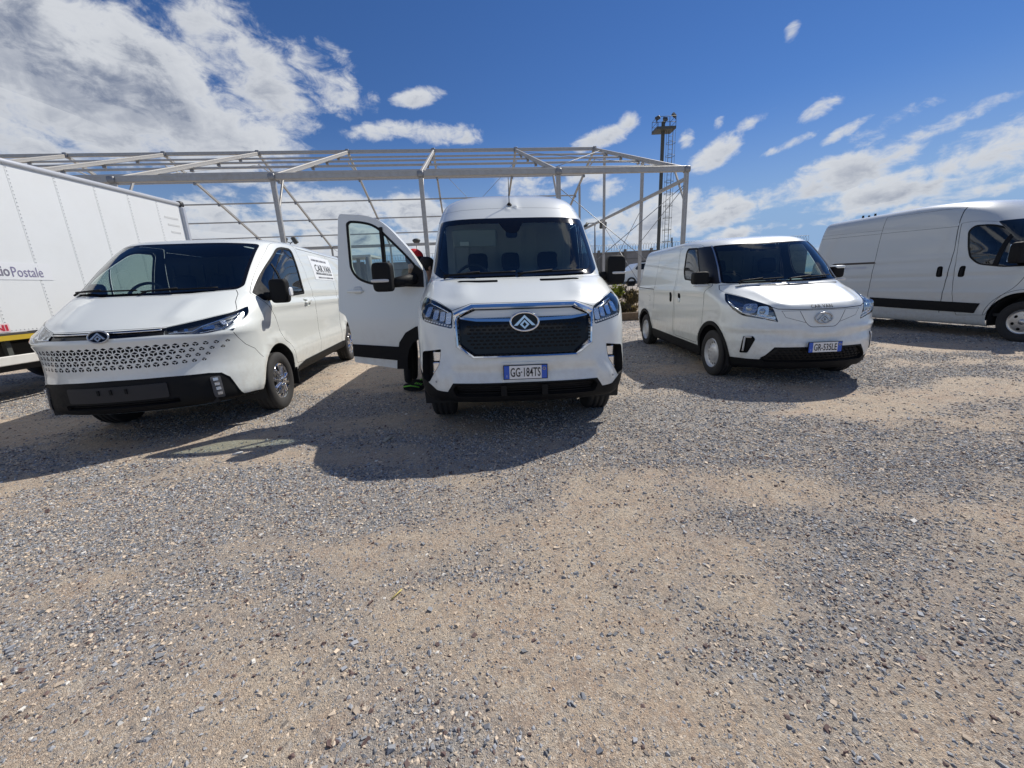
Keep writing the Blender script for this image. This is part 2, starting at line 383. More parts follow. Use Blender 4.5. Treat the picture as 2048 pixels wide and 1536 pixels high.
class BodyShape:
    """Van skin as a stack of plan outlines. u: 0..1 front quarter, 1..2 side, 2..3 rear corner; v: 0..1 bottom to top."""
    def __init__(s,keys,length,rear,NV=240,bulge=0.012,rr=0.16,sculpt=None):
        k=np.array(keys,float)
        seg=np.sqrt(np.diff(k[:,0])**2+np.diff(k[:,1])**2+(0.5*np.diff(k[:,2]))**2)
        t=np.concatenate([[0],np.cumsum(seg)]);s.vlen=t[-1];t/=t[-1]
        v=np.linspace(0,1,NV);s.v=v
        z,yf,w,D,n=[pchip(t,k[:,i],v) for i in range(5)]
        yr=np.interp(z,[r[0] for r in rear],[r[1] for r in rear])
        NF,NS,NR=90,90,30
        th=np.linspace(0,np.pi/2,1500)
        X=[];Y=[]
        for i in range(NV):
            e=2.0/n[i]
            fx=w[i]*np.sin(th)**e; fy=yf[i]+D[i]*(1-np.cos(th)**e)
            L=np.concatenate([[0],np.cumsum(np.hypot(np.diff(fx),np.diff(fy)))]);L/=L[-1]
            q=np.linspace(0,1,NF); fx=np.interp(q,L,fx);fy=np.interp(q,L,fy)
            y1=yf[i]+D[i]; r=min(rr,w[i]*.5); y2=max(yr[i]-r,y1+.02)
            sy=np.linspace(y1,y2,NS+1)[1:]; sx=np.full(NS,w[i])
            a=np.linspace(0,np.pi/2,NR//2+1)[1:]
            rx=w[i]-r+r*np.cos(a); ry=y2+r*np.sin(a)
            bx=np.linspace(w[i]-r,0,NR-NR//2+1)[1:]; by=np.full(len(bx),y2+r)
            X.append(np.concatenate([fx,sx,rx,bx]));Y.append(np.concatenate([fy,sy,ry,by]))
        s.X=np.array(X);s.Y=np.array(Y);s.Z=np.repeat(z[:,None],s.X.shape[1],1);s.z=z
        s.u=np.concatenate([np.linspace(0,1,NF),1+np.linspace(0,1,NS+1)[1:],2+np.linspace(0,1,NR+1)[1:]])
        s.NV=NV;s.NU=len(s.u)
        s.X0=s.X.copy();s.Y0=s.Y.copy()
        if sculpt:
            N=s.normals()
            d=sculpt(s.X,s.Y,s.Z,N)
            s.X=s.X+d*N[...,0];s.Y=s.Y+d*N[...,1];s.Z=s.Z+d*N[...,2]
            s.X[:,0]=0;s.X[:,-1]=0
        s.N=s.normals()
        s.ulen=1.4
    def normals(s):
        P=np.stack([s.X,s.Y,s.Z],-1)
        # mirror pad in u so that the centre line is smooth
        def pad(A,sgn):
            return np.concatenate([A[:,1:2]*sgn,A,A[:,-2:-1]*sgn],1)
        Pp=np.stack([pad(P[...,0],-1),pad(P[...,1],1),pad(P[...,2],1)],-1)
        du=Pp[:,2:]-Pp[:,:-2]
        dv=np.empty_like(P);dv[1:-1]=P[2:]-P[:-2];dv[0]=P[1]-P[0];dv[-1]=P[-1]-P[-2]
        N=np.cross(du,dv);N/=np.linalg.norm(N,axis=-1,keepdims=True)+1e-12
        return N
    def _bil(s,A,iu,iv):
        i0=np.clip(iu.astype(int),0,s.NU-2);j0=np.clip(iv.astype(int),0,s.NV-2);a=iu-i0;b=iv-j0
        if A.ndim==3:a=a[:,None];b=b[:,None]
        return (A[j0,i0]*(1-a)+A[j0,i0+1]*a)*(1-b)+(A[j0+1,i0]*(1-a)+A[j0+1,i0+1]*a)*b
    def eval(s,u,v):
        """signed u (negative = mirrored side) -> points, normals"""
        u=np.asarray(u,float);v=np.asarray(v,float);sg=np.where(u<0,-1.,1.);au=np.abs(u)
        iu=np.interp(au,s.u,np.arange(s.NU));iv=np.clip(v,0,1)*(s.NV-1)
        P=np.stack([s._bil(A,iu,iv) for A in (s.X,s.Y,s.Z)],-1);N=s._bil(s.N,iu,iv)
        P[:,0]*=sg;N=N.copy();N[:,0]*=sg
        N/=np.linalg.norm(N,axis=-1,keepdims=True)
        return P,N
    def v_of_z(s,z): return np.interp(z,s.z,s.v)
    def _row(s,A,z):
        iv=np.interp(z,s.z,np.arange(s.NV));j=min(int(iv),s.NV-2);b=iv-j
        return A[j]*(1-b)+A[j+1]*b
    def front(s,pts):
        """(x,z) -> (u,v)"""
        o=[]
        for x,z in pts:
            r=s._row(s.X0,z);k=89
            u=np.interp(abs(x),r[:k+1],s.u[:k+1]);o.append((math.copysign(u,x) if x else 0.,float(s.v_of_z(z))))
        return o
    def side(s,pts,sg=1):
        o=[]
        for y,z in pts:
            r=s._row(s.Y0,z);k=int(np.argmax(np.diff(r)<=1e-9)) if np.any(np.diff(r)<=1e-9) else s.NU-1
            u=np.interp(y,r[:k+1],s.u[:k+1]);o.append((sg*u,float(s.v_of_z(z))))
        return o
CKEYS=[(.325,.16,.86,.45,3),(.335,.10,.885,.48,3),(.37,.05,.91,.5,3),(.48,.01,.93,.5,2.9),(.62,.02,.95,.52,2.9),(.75,.05,.96,.56,2.9),(.95,.07,.965,.6,2.9),(1.09,.10,.965,.64,2.9),(1.165,.15,.965,.7,2.9),
 (1.225,.27,.962,.76,2.9),(1.30,.45,.96,.86,3.1),(1.37,.65,.96,.96,3.4),(1.405,.76,.96,1.02,3.6),(1.44,.82,.96,1.05,3.8),(1.75,1.13,.935,1.05,3.8),(2.03,1.42,.90,1.05,3.8),(2.12,1.53,.885,1.05,3.6),
 (2.25,1.71,.865,1.1,3.4),(2.35,1.92,.83,1.1,3.2),(2.43,2.25,.76,1.0,3),(2.48,2.7,.60,.8,3),(2.50,3.1,.35,.5,2.5),(2.505,3.4,.03,.1,2)]
LKEYS=[(.32,.2,.87,.62,2.5),(.335,.12,.90,.66,2.4),(.375,.06,.925,.7,2.3),(.44,.03,.94,.74,2.2),(.55,.03,.95,.78,2.2),(.72,.05,.955,.78,2.2),(.90,.05,.962,.78,2.2),(.98,.05,.968,.78,2.2),(1.05,.07,.972,.78,2.2),
 (1.10,.13,.974,.82,2.2),(1.18,.27,.975,.84,2.4),(1.27,.45,.974,.9,2.7),(1.36,.64,.968,.98,3.2),(1.395,.72,.965,1.0,3.4),(1.425,.77,.96,1.05,3.6),(1.70,1.12,.92,1.05,3.7),(1.96,1.47,.86,1.05,3.6),
 (2.005,1.56,.845,1.0,3.4),(2.035,1.72,.82,1.0,3.2),(2.06,1.95,.77,.9,3),(2.075,2.3,.65,.8,3),(2.083,2.7,.4,.5,2.5),(2.086,3.0,.03,.1,2)]
RKEYS=[(.19,.20,.78,.5,2.3),(.22,.10,.805,.54,2.3),(.30,.05,.825,.56,2.2),(.42,.02,.845,.58,2.2),(.55,.02,.86,.6,2.2),(.66,.05,.868,.6,2.2),(.80,.07,.87,.6,2.2),(.90,.09,.87,.6,2.3),
 (.955,.14,.87,.62,2.4),(1.0,.24,.87,.66,2.5),(1.06,.40,.87,.72,2.7),(1.12,.57,.868,.8,3.0),(1.16,.68,.865,.84,3.3),(1.19,.74,.86,.85,3.5),(1.45,1.0,.825,.85,3.6),(1.73,1.32,.775,.85,3.5),
 (1.78,1.41,.76,.85,3.3),(1.83,1.58,.73,.85,3.1),(1.865,1.85,.66,.8,3),(1.885,2.2,.48,.6,3),(1.89,2.5,.2,.3,2.5),(1.892,2.7,.02,.1,2)]
DKEYS=[(.22,.22,.92,.5,3),(.26,.12,.96,.55,3),(.40,.04,1.0,.6,3),(.60,.02,1.02,.62,3),(.90,.06,1.02,.65,3),(1.05,.12,1.02,.7,3),(1.15,.30,1.015,.8,3),(1.25,.52,1.01,.9,3),(1.33,.72,1.0,.95,3.2),
 (1.37,.8,.995,.95,3.3),(1.70,1.15,.975,.95,3.3),(2.0,1.47,.95,.95,3.3),(2.12,1.6,.935,.95,3.2),(2.28,1.8,.905,1,3.2),(2.40,2.05,.86,1,3),(2.47,2.4,.76,.9,3),(2.505,2.8,.55,.7,3),(2.52,3.1,.25,.4,2.5),(2.523,3.3,.03,.1,2)]
def dens(pts, closed=True, step=.025):
    pts = [tuple(p) for p in pts]; o = []
    n = len(pts)
    for i in range(n if closed else n - 1):
        a, b = pts[i], pts[(i + 1) % n]; L = math.dist(a, b); k = max(1, int(math.ceil(L / step)))
        o += [(a[0] + (b[0] - a[0]) * t / k, a[1] + (b[1] - a[1]) * t / k) for t in range(k)]
    if not closed: o.append(pts[-1])
    return o
def rnd(pts, r, seg=5, closed=True):
    """round the corners of an outline; r may be one number or one per corner"""
    n = len(pts); o = []; rr = r if hasattr(r, '__len__') else [r] * n
    for i in range(n):
        if not closed and i in (0, n - 1): o.append(pts[i]); continue
        p = np.array(pts[i], float); a = np.array(pts[i - 1], float); b = np.array(pts[(i + 1) % n], float)
        da, db = a - p, b - p; la, lb = np.linalg.norm(da), np.linalg.norm(db)
        q = min(rr[i], la * .45, lb * .45)
        if q < 1e-4: o.append(tuple(p)); continue
        s, e = p + da / la * q, p + db / lb * q
        for k in range(seg + 1):
            t = k / seg; o.append(tuple((1 - t) ** 2 * s + 2 * t * (1 - t) * p + t * t * e))
    return o
def inset(poly, d):
    """move an outline inwards by d"""
    p = np.array(poly, float); n = len(p); o = []
    A = 0.5 * sum(p[i][0] * p[(i + 1) % n][1] - p[(i + 1) % n][0] * p[i][1] for i in range(n)); sg = 1 if A > 0 else -1
    for i in range(n):
        a, b, c = p[i - 1], p[i], p[(i + 1) % n]
        e1 = (b - a) / (np.linalg.norm(b - a) + 1e-9); e2 = (c - b) / (np.linalg.norm(c - b) + 1e-9)
        n1 = np.array([-e1[1], e1[0]]) * sg; n2 = np.array([-e2[1], e2[0]]) * sg; m = n1 + n2; m = m / (np.linalg.norm(m) + 1e-9)
        o.append(tuple(b + m * d / max(.5, m @ n1)))
    return o
def mirror(pts): return [(-x, z) for x, z in pts][::-1]
def pip(P, poly):
    x, y = P[:, 0], P[:, 1]; poly = np.asarray(poly); r = np.zeros(len(P), bool)
    mn, mx = poly.min(0), poly.max(0)
    k = np.where((x >= mn[0]) & (x <= mx[0]) & (y >= mn[1]) & (y <= mx[1]))[0]
    if not len(k): return r
    xs, ys = x[k], y[k]; q = np.zeros(len(k), bool)
    for (ax, ay), (bx, by) in zip(poly, np.roll(poly, -1, 0)):
        c = ((ay > ys) != (by > ys))
        if c.any(): q ^= c & (xs < (bx - ax) * (ys - ay) / (by - ay + 1e-15) + ax)
    r[k] = q
    return r
def lines_dist(P, line):
    line = np.asarray(line); d = np.full(len(P), 1e9)
    for a, b in zip(line[:-1], line[1:]):
        ab = b - a; t = np.clip(((P - a) @ ab) / (ab @ ab + 1e-15), 0, 1)
        d = np.minimum(d, np.hypot(*(P - a - t[:, None] * ab).T))
    return d
class VanSkin:
    def __init__(s, shape):
        s.B = shape; s.feats = []
        y = shape.Y; s.Ls = float(np.mean(y[40:120, 179] - y[40:120, 89])); s.Lf = 1.35; s.Lr = 1.1
    # domain metres <-> (u, v)
    def uv2d(s, uv):
        uv = np.asarray(uv, float); u, v = uv[:, 0], uv[:, 1]; a = np.abs(u)
        d = np.where(a <= 1, a * s.Lf, np.where(a <= 2, s.Lf + (a - 1) * s.Ls, s.Lf + s.Ls + (a - 2) * s.Lr))
        return np.stack([np.sign(u) * d, v * s.B.vlen], 1)
    def d2uv(s, d):
        d = np.asarray(d, float); x = np.abs(d[:, 0])
        u = np.where(x <= s.Lf, x / s.Lf, np.where(x <= s.Lf + s.Ls, 1 + (x - s.Lf) / s.Ls, 2 + (x - s.Lf - s.Ls) / s.Lr))
        return np.sign(d[:, 0]) * np.minimum(u, 3), np.clip(d[:, 1] / s.B.vlen, 0, 1)
    def F(s, pts, closed=True, step=.025): return s.uv2d(s.B.front(dens(pts, closed, step)))
    def S(s, pts, sg=1, closed=True, step=.03): return s.uv2d(s.B.side(dens(pts, closed, step), sg))
    def at_front(s, x, z):
        u, v = s.d2uv(s.uv2d(s.B.front([(x, z)]))); P, N = s.B.eval(u, v); return Vector(P[0]), Vector(N[0])
    def at_side(s, y, z, sg=1):
        u, v = s.d2uv(s.uv2d(s.B.side([(y, z)], sg))); P, N = s.B.eval(u, v); return Vector(P[0]), Vector(N[0])
    def region(s, rid, poly): s.feats.append(('r', rid, np.asarray(poly)))
    def gap(s, line, w=.007, rid='gap'): s.feats.append(('g', rid, np.asarray(line), w / 2))
    def cut(s, gf=.05, gs=.13, gv=.05):
        V = []; E = []
        def loop(p, closed=True):
            b = len(V); V.extend(p.tolist()); n = len(p)
            E.extend([(b + i, b + (i + 1) % n) for i in range(n if closed else n - 1)])
        T = s.Lf + s.Ls + s.Lr; H = s.B.vlen
        xs = sorted(set([round(x, 4) for x in np.concatenate([np.arange(-s.Lf, s.Lf + 1e-6, gf), np.linspace(s.Lf, s.Lf + s.Ls, int(s.Ls / gs)), -np.linspace(s.Lf, s.Lf + s.Ls, int(s.Ls / gs)), np.linspace(s.Lf + s.Ls, T, 12), -np.linspace(s.Lf + s.Ls, T, 12)])]))
        ys = np.linspace(0, H, int(H / gv))
        loop(np.array([(x, 0) for x in xs] + [(x, H) for x in xs[::-1]]))
        fixed = []
        for f in s.feats:
            if f[0] == 'r': loop(f[2]); fixed.append(f[2])
            else:
                L = f[2]; t = np.gradient(L, axis=0); t /= np.linalg.norm(t, axis=1, keepdims=True) + 1e-12; n = np.stack([-t[:, 1], t[:, 0]], 1) * f[3]
                p = np.concatenate([L + n, (L - n)[::-1]]); p[:, 1] = np.clip(p[:, 1], 1e-4, H - 1e-4); loop(p); fixed.append(p)
        G = np.array([(x, y) for y in ys[1:-1] for x in xs[1:-1]])
        if fixed:
            Q = np.concatenate(fixed); cell = {}
            for q in Q: cell.setdefault((int(q[0] // .05), int(q[1] // .05)), []).append(q)
            keep = []
            for g in G:
                cx, cy = int(g[0] // .05), int(g[1] // .05); ok = True
                for i in (-1, 0, 1):
                    for j in (-1, 0, 1):
                        for q in cell.get((cx + i, cy + j), ()):
                            if abs(q[0] - g[0]) < .012 and abs(q[1] - g[1]) < .012: ok = False
                keep.append(ok)
            G = G[np.array(keep)]
        V.extend(G.tolist())
        r = delaunay_2d_cdt([Vector(p) for p in V], E, [], 0, 1e-6, False)
        s.DV = np.array([tuple(p) for p in r[0]]); s.T = np.array([t for t in r[2] if len(t) == 3])
        c = s.DV[s.T].mean(1)
        names = ['body']; reg = np.zeros(len(c), int)
        for f in s.feats:
            if f[1] not in names: names.append(f[1])
            k = names.index(f[1])
            m = pip(c, f[2]) if f[0] == 'r' else (lines_dist(c, f[2]) < f[3] * 1.02)
            reg[m] = k
        s.names = names; s.reg = reg
        u, v = s.d2uv(s.DV); s.P, s.N = s.B.eval(u, v)
        a = s.DV[s.T]; ar = (a[:, 1, 0] - a[:, 0, 0]) * (a[:, 2, 1] - a[:, 0, 1]) - (a[:, 1, 1] - a[:, 0, 1]) * (a[:, 2, 0] - a[:, 0, 0])
        s.T[ar < 0] = s.T[ar < 0][:, ::-1]
    def part(s, rids, name, m, parent=None, off=0.0, wall=None, push=None, wall_mat=None, split=True):
        """build the part(s) of these regions; pieces that do not touch become objects of their own"""
        rids = rids if isinstance(rids, (list, tuple)) else [rids]
        ids = [s.names.index(r) for r in rids if r in s.names]
        T = s.T[np.isin(s.reg, ids)]
        if not len(T): return None
        groups = [T]
        if split and name not in ('body', 'panel_gap', 'perforation'):
            lab = {}
            def find(a):
                while lab.setdefault(a, a) != a: lab[a] = lab[lab[a]]; a = lab[a]
                return a
            for t in T.tolist():
                r0_ = find(t[0]); lab[find(t[1])] = r0_; lab[find(t[2])] = r0_
            k = np.array([find(t) for t in T[:, 0].tolist()])
            groups = [T[k == q] for q in np.unique(k)]
            groups = [g for g in groups if len(g) > 1]
        out = [s._mesh(g, name, m, parent, off, wall, push, wall_mat) for g in groups]
        if name == 'panel_gap': tag(out[0], kind='stuff')
        return out[0] if len(out) == 1 else out
    def _mesh(s, t, name, m, parent, off, wall, push, wall_mat):
        used, inv = np.unique(t, return_inverse=True); t = inv.reshape(-1, 3)
        P = s.P[used].copy(); N = s.N[used]; base = P
        if isinstance(parent, list):                                     # the door, lamp ... this piece sits on
            c = P.mean(0); parent = min(parent, key=lambda o: abs(o['cx'] - c[0]) + .3 * abs(o['cy'] - c[1]))
        cxy = P.mean(0)
        P = P + N * off
        if push is not None: P = P + push(P, N)
        nv = len(P); verts = P; faces = t.tolist(); mi = [0] * len(faces)
        ln = [N[i] for f in faces for i in f]
        if wall is not None:
            e = np.concatenate([t[:, [0, 1]], t[:, [1, 2]], t[:, [2, 0]]]); es = set(map(tuple, e.tolist()))
            be = [(a, b) for a, b in es if (b, a) not in es]
            W = []
            for a, b in be:
                i = nv + len(W); q = [P[b], P[a], base[a] + N[a] * wall, base[b] + N[b] * wall]
                W += q; faces.append([i, i + 1, i + 2, i + 3]); mi.append(1 if wall_mat else 0)
                nn = np.cross(q[1] - q[0], q[2] - q[0]); nn = nn / (np.linalg.norm(nn) + 1e-12); ln += [nn] * 4
            if W: verts = np.concatenate([P, np.array(W)])
        me = bpy.data.meshes.new(name); me.from_pydata(verts.tolist(), [], faces)
        me.materials.append(m)
        if wall_mat: me.materials.append(wall_mat); me.polygons.foreach_set('material_index', mi)
        me.polygons.foreach_set('use_smooth', [True] * len(faces)); me.update()
        if len(ln) == len(me.loops): me.normals_split_custom_set([tuple(x) for x in ln])
        o = bpy.data.objects.new(name, me); col.objects.link(o)
        o['cx'] = float(cxy[0]); o['cy'] = float(cxy[1])
        if parent is not None: o.parent = parent
        return o
def pick(parent, P):
    """of several like parts the one nearest to a point"""
    if not isinstance(parent, list): return parent
    return min(parent, key=lambda o: abs(o['cx'] - P[0]) + .3 * abs(o['cy'] - P[1]))
def arch(cy, cz, r, a0=-12, a1=192, n=30, sq=1.0):
    """wheel-arch outline, open at the bottom edge"""
    o = [(cy + r * math.cos(R(a)), cz + r * sq * math.sin(R(a))) for a in np.linspace(a0, a1, n)]
    return [(o[0][0], .0)] + o + [(o[-1][0], .0)]

# ---------------------------------------------------------------- lettering
_txt = {}
def glyphs(text, size, sx=1.0, bold=0.0, spacing=1.0):
    k = (text, size, sx, bold, spacing)
    if k in _txt: return _txt[k]
    c = bpy.data.curves.new('lettering', 'FONT'); c.body = text; c.size = size; c.resolution_u = 3; c.offset = bold; c.space_character = spacing
    o = bpy.data.objects.new('lettering', c); col.objects.link(o)
    dg = bpy.context.evaluated_depsgraph_get(); me = o.evaluated_get(dg).to_mesh()
    V = np.array([v.co[:2] for v in me.vertices]); Fc = [tuple(p.vertices) for p in me.polygons]
    o.evaluated_get(dg).to_mesh_clear(); bpy.data.objects.remove(o); bpy.data.curves.remove(c)
    V[:, 0] *= sx; V -= (V.max(0) + V.min(0)) / 2
    _txt[k] = (V, Fc)
    return _txt[k]
def lettering(name, text, size, m, parent, fn, sx=1.0, bold=0.0, spacing=1.0, width=None):
    V, Fc = glyphs(text, size, sx, bold, spacing)
    if width: V = V * np.array([width / (V[:, 0].max() - V[:, 0].min()), 1])
    b = MB(); b.add([fn(x, z) for x, z in V], Fc)
    o = b.build(name, m, parent, fix=False)
    return o
def plane_at(P, N, upv=(0, 0, 1), off=0.0):
    """frame on a surface: x to the right seen from outside, z up, returns fn(x, z, d)"""
    N = Vector(N).normalized(); U = Vector(upv); X = U.cross(N).normalized(); Z = N.cross(X); P = Vector(P) + N * off
    return lambda x, z, d=0.0: P + X * x + Z * z + N * d
def number_plate(parent, fn, text, w=.36, h=.11, side='I'):
    b = MB(); b.prism([(-w / 2 - .006, -h / 2 - .006), (w / 2 + .006, -h / 2 - .006), (w / 2 + .006, h / 2 + .006), (-w / 2 - .006, h / 2 + .006)], lambda x, z, d: fn(x, z, d), .008)
    fr = b.build('number_plate', BLACKP, parent)
    bl = w * .125
    for nm, a, c, m in (('plate_field', -w / 2 + bl, w / 2 - bl, PLATEW), ('plate_band', -w / 2, -w / 2 + bl - .001, PLATEB), ('plate_band', w / 2 - bl + .001, w / 2, PLATEB)):
        b = MB(); b.prism([(a, -h / 2), (c, -h / 2), (c, h / 2), (a, h / 2)], lambda x, z, d: fn(x, z, .008 + d), .003); b.build(nm, m, fr)
    lettering('plate_lettering', text, .105, INK, fr, lambda x, z: fn(x, z, .0135), .62, .0012, 1.02, width=w * .70)
    lettering('plate_lettering', side, .028, PLATEW, fr, lambda x, z: fn(x - w / 2 + bl / 2, z - .03, .0135))
    b = MB(); b.tube([fn(w / 2 - bl / 2 + .011 * math.cos(a), .026 + .011 * math.sin(a), .012) for a in np.linspace(0, 2 * math.pi, 16)[:-1]], .0022, 5, closed=True); b.build('plate_emblem', mat('plate_yellow', (.7, .55, .1), .5), fr)
    return fr
def emblem(parent, fn, a, bb, backing=True, m=CHROME):
    """oval badge: ring, two slanted bars meeting at the top and a small open lozenge between them"""
    if backing:
        b = MB(); b.prism([(a * .93 * math.cos(t), bb * .93 * math.sin(t)) for t in np.linspace(0, 2 * math.pi, 40)[:-1]], lambda x, z, d: fn(x, z, d), .006)
        e = b.build('emblem', GLOSSB, parent)
    else:
        e = None
    b = MB(); b.tube([fn(a * math.cos(t), bb * math.sin(t), .007) for t in np.linspace(0, 2 * math.pi, 49)[:-1]], a * .085, 8, closed=True)
    ring = b.build('emblem_ring' if e else 'emblem', m, e or parent); e = e or ring
    b = MB()
    for sg in (-1, 1):
        q = [(0, .72), (0, .42), (sg * .52, -.42), (sg * .78, -.42)]
        b.prism([(x * a, z * bb) for x, z in q], lambda x, z, d: fn(x, z, .004 + d), .012)
        q = [(sg * .0, .22), (sg * .0, -.02), (sg * .16, -.3), (sg * .0, -.58), (sg * .0, -.8), (sg * .34, -.3)]
        b.prism([(x * a, z * bb) for x, z in q], lambda x, z, d: fn(x, z, .004 + d), .010)
    b.build('emblem_mark', m, e)
    return e

# ---------------------------------------------------------------- wheels
def disc_face(holes, r, r0, prof, N=72):
    """rim face cut with holes; prof(r) gives the axial position. Axis x, outside = +x"""
    V = []; E = []
    def loop(p):
        b = len(V); V.extend(p); E.extend([(b + i, b + (i + 1) % len(p)) for i in range(len(p))])
    loop([(r * math.cos(t), r * math.sin(t)) for t in np.linspace(0, 2 * math.pi, N + 1)[:-1]])
    for h in holes: loop(h)
    for q in np.linspace(r0, r * .97, 14):
        n = max(10, int(N * q / r)); V.extend([(q * math.cos(t), q * math.sin(t)) for t in np.linspace(0, 2 * math.pi, n + 1)[:-1] + q])
    V.append((0, 0))
    o = delaunay_2d_cdt([Vector(p) for p in V], E, [], 0, 1e-6, False)
    P = np.array([tuple(p) for p in o[0]]); T = np.array([t for t in o[2] if len(t) == 3]); c = P[T].mean(1)
    k = np.ones(len(T), bool)
    for h in holes: k &= ~pip(c, h)
    T = T[k]; return [(prof(math.hypot(y, z)), y, z) for y, z in P], T.tolist()
def tyre_mesh(rad, w, rim):
    h = w / 2; sw = rad - rim; g = .009
    p = [(-h * .72, rim - .005), (-h * .86, rim + .008), (-h * .99, rim + sw * .35), (-h, rim + sw * .55), (-h * .95, rim + sw * .8), (-h * .86, rad - .012), (-h * .78, rad - .003)]
    for c in (-.45, 0, .45): p += [(h * c - h * .09, rad), (h * c - h * .075, rad - g), (h * c + h * .075, rad - g), (h * c + h * .09, rad)]
    q = [(-a, r) for a, r in p[:7]][::-1]
    b = MB(); b.lathe(p + q, 'x', 64)
    for k in range(64):                                                  # shoulder blocks
        t = 2 * math.pi * k / 64
        for sg in (-1, 1):
            rot = Matrix.Rotation(-t, 3, 'X')
            pass
    return b
def rim_holes(style, r):
    H = []
    def ell(cr, t, a, b_, n=12): return [(cr * math.cos(t) + a * math.cos(q) * math.cos(t) - b_ * math.sin(q) * math.sin(t), cr * math.sin(t) + a * math.cos(q) * math.sin(t) + b_ * math.sin(q) * math.cos(t)) for q in np.linspace(0, 2 * math.pi, n + 1)[:-1]]
    if style == 'steel':
        for k in range(16): H.append(ell(r * .775, 2 * math.pi * k / 16, r * .075, r * .072))
    elif style == 'spokes':
        for k in range(10):
            t = 2 * math.pi * k / 10; a0, a1 = R(9), R(12.5)
            i, o = r * .60, r * .90
            H.append([(i * math.cos(t - a0 * .7), i * math.sin(t - a0 * .7)), (o * math.cos(t - a1 * .8), o * math.sin(t - a1 * .8)), (o * 1.01 * math.cos(t), o * 1.01 * math.sin(t)), (o * math.cos(t + a1 * .8), o * math.sin(t + a1 * .8)), (i * math.cos(t + a0 * .7), i * math.sin(t + a0 * .7))])
    elif style == 'cover':
        for k in range(6): H.append(ell(r * .62, 2 * math.pi * k / 6 + .3, r * .12, r * .13, 16))
    return H
def make_wheel(parent, y, sg, rad, w, rim, style, x, z=None):
    """one wheel on the side sg; outside faces sg * x"""
    z = rad - .012 if z is None else z
    m = {'steel': STEELW, 'spokes': CHROME, 'cover': SATIN}[style]
    rr = rim - .004
    if style == 'steel': prof = lambda r: w / 2 * (.55 + .34 * max(0, 1 - (r / (rr * .66)) ** 4)) - .02 * w * math.exp(-((r / rr - .62) / .05) ** 2) + .20 * w * max(0, (r / rr - .86)) / .14
    elif style == 'spokes': prof = lambda r: w / 2 * (.72 + .20 * (1 - r / rr)) + .05 * w * max(0, (r / rr - .9)) / .1
    else: prof = lambda r: w / 2 * (.70 + .15 * math.cos(r / rr * 1.5)) + .06 * w * max(0, (r / rr - .88)) / .12
    V, T = disc_face(rim_holes(style, rr), rr, .03, prof)
    rot = (0, 0, 0 if sg > 0 else math.pi)
    b = MB(); b.add(V, T, True); b.lathe([(prof(rr), rr), (w * .36, rim + .006), (w * .40, rim + .004), (w * .36, rim - .012), (-w * .3, rim * .9)], 'x', 56)
    wheel = b.build('wheel', m, parent); wheel.location = (sg * x, y, z); wheel.rotation_euler = rot
    b = tyre_mesh(rad, w, rim)
    b.build('tyre', RUBBER, wheel)
    b = MB(); b.lathe([(w * .12, .001), (w * .12, rr * .96), (-w * .3, rr * .95)], 'x', 32); b.build('brake_disc', mat('brake_grey', (.05, .048, .045), .6), wheel)
    b = MB()
    if style == 'spokes':
        for k in range(5):
            t = 2 * math.pi * k / 5 + .3; b.sell((w * .46, rr * .3 * math.cos(t), rr * .3 * math.sin(t)), (.03, .03, .03), .8, .8, 6, 10)
        for k in range(10):
            t = 2 * math.pi * (k + .5) / 10; b.bar((w * .47, rr * .25 * math.cos(t), rr * .25 * math.sin(t)), (w * .42, rr * .88 * math.cos(t), rr * .88 * math.sin(t)), .018, .016, (1, 0, 0), .006)
        b.lathe([(w * .50, .001), (w * .50, rr * .13), (w * .44, rr * .19)], 'x', 24)
    elif style == 'steel': b.lathe([(w * .455, .001), (w * .455, rr * .12), (w * .47, rr * .15), (w * .445, rr * .2)], 'x', 24)
    else:
        b.lathe([(w * .46, .001), (w * .45, rr * .22), (w * .40, rr * .25)], 'x', 24)
    b.build('hub_cap', m, wheel)
    return wheel
def door_mirror(parent, fnP, sg, w=.24, h=.34, d=.15, ind=True, arm=.12, tilt=0.0):
    """fnP: point where the arm leaves the door (local); mirror head sits outside it, its back faces -y"""
    P = Vector(fnP); c = P + Vector((sg * (arm + w / 2), -.03, h * .16)); rot = Matrix.Rotation(tilt * sg, 3, 'Z')
    b = MB(); b.sell(c, (w, d, h), .38, .42, 16, 28, rot)
    head = b.build('door_mirror', BLACKP, parent)
    b = MB(); b.tube([P + Vector((-sg * .05, .01, -.02)), P + Vector((sg * arm * .5, 0, -.01)), c + Vector((-sg * w * .30, .01, -h * .22))], [.055, .05, .045], 10); b.build('mirror_arm', BLACKP, head)
    b = MB(); b.box(c + rot @ Vector((0, d * .485, 0)), (w * .82, .012, h * .82), rot, .01); b.build('mirror_glass', mat('mirror_glass', (.8, .82, .84), .02, 1.0), head)
    if ind:
        b = MB(); b.sell(c + rot @ Vector((sg * w * .12, -d * .30, -h * .10)), (w * .78, d * .5, h * .10), .5, .3, 8, 20, rot); b.build('indicator', mat('indicator_lens', (.62, .62, .60), .18, 0, .6), head)
    return head
def seat(parent, x, y, z, w=.48, head=True):
    b = MB(); b.sell((x, y, z), (w, .50, .18), .4, .4, 10, 20); s0 = b.build('seat', SEATM, parent)
    rot = Matrix.Rotation(R(-14), 3, 'X')
    b = MB(); b.sell((x, y + .27, z + .36), (w, .17, .70), .35, .45, 14, 22, rot); b.build('backrest', SEATM, s0)
    if head:
        b = MB(); b.sell((x, y + .37, z + .82), (w * .56, .11, .22), .45, .55, 10, 18, rot); b.tube([(x - .06, y + .35, z + .6), (x - .06, y + .37, z + .76)], .008, 6); b.tube([(x + .06, y + .35, z + .6), (x + .06, y + .37, z + .76)], .008, 6); b.build('headrest', SEATM, s0)
    return s0
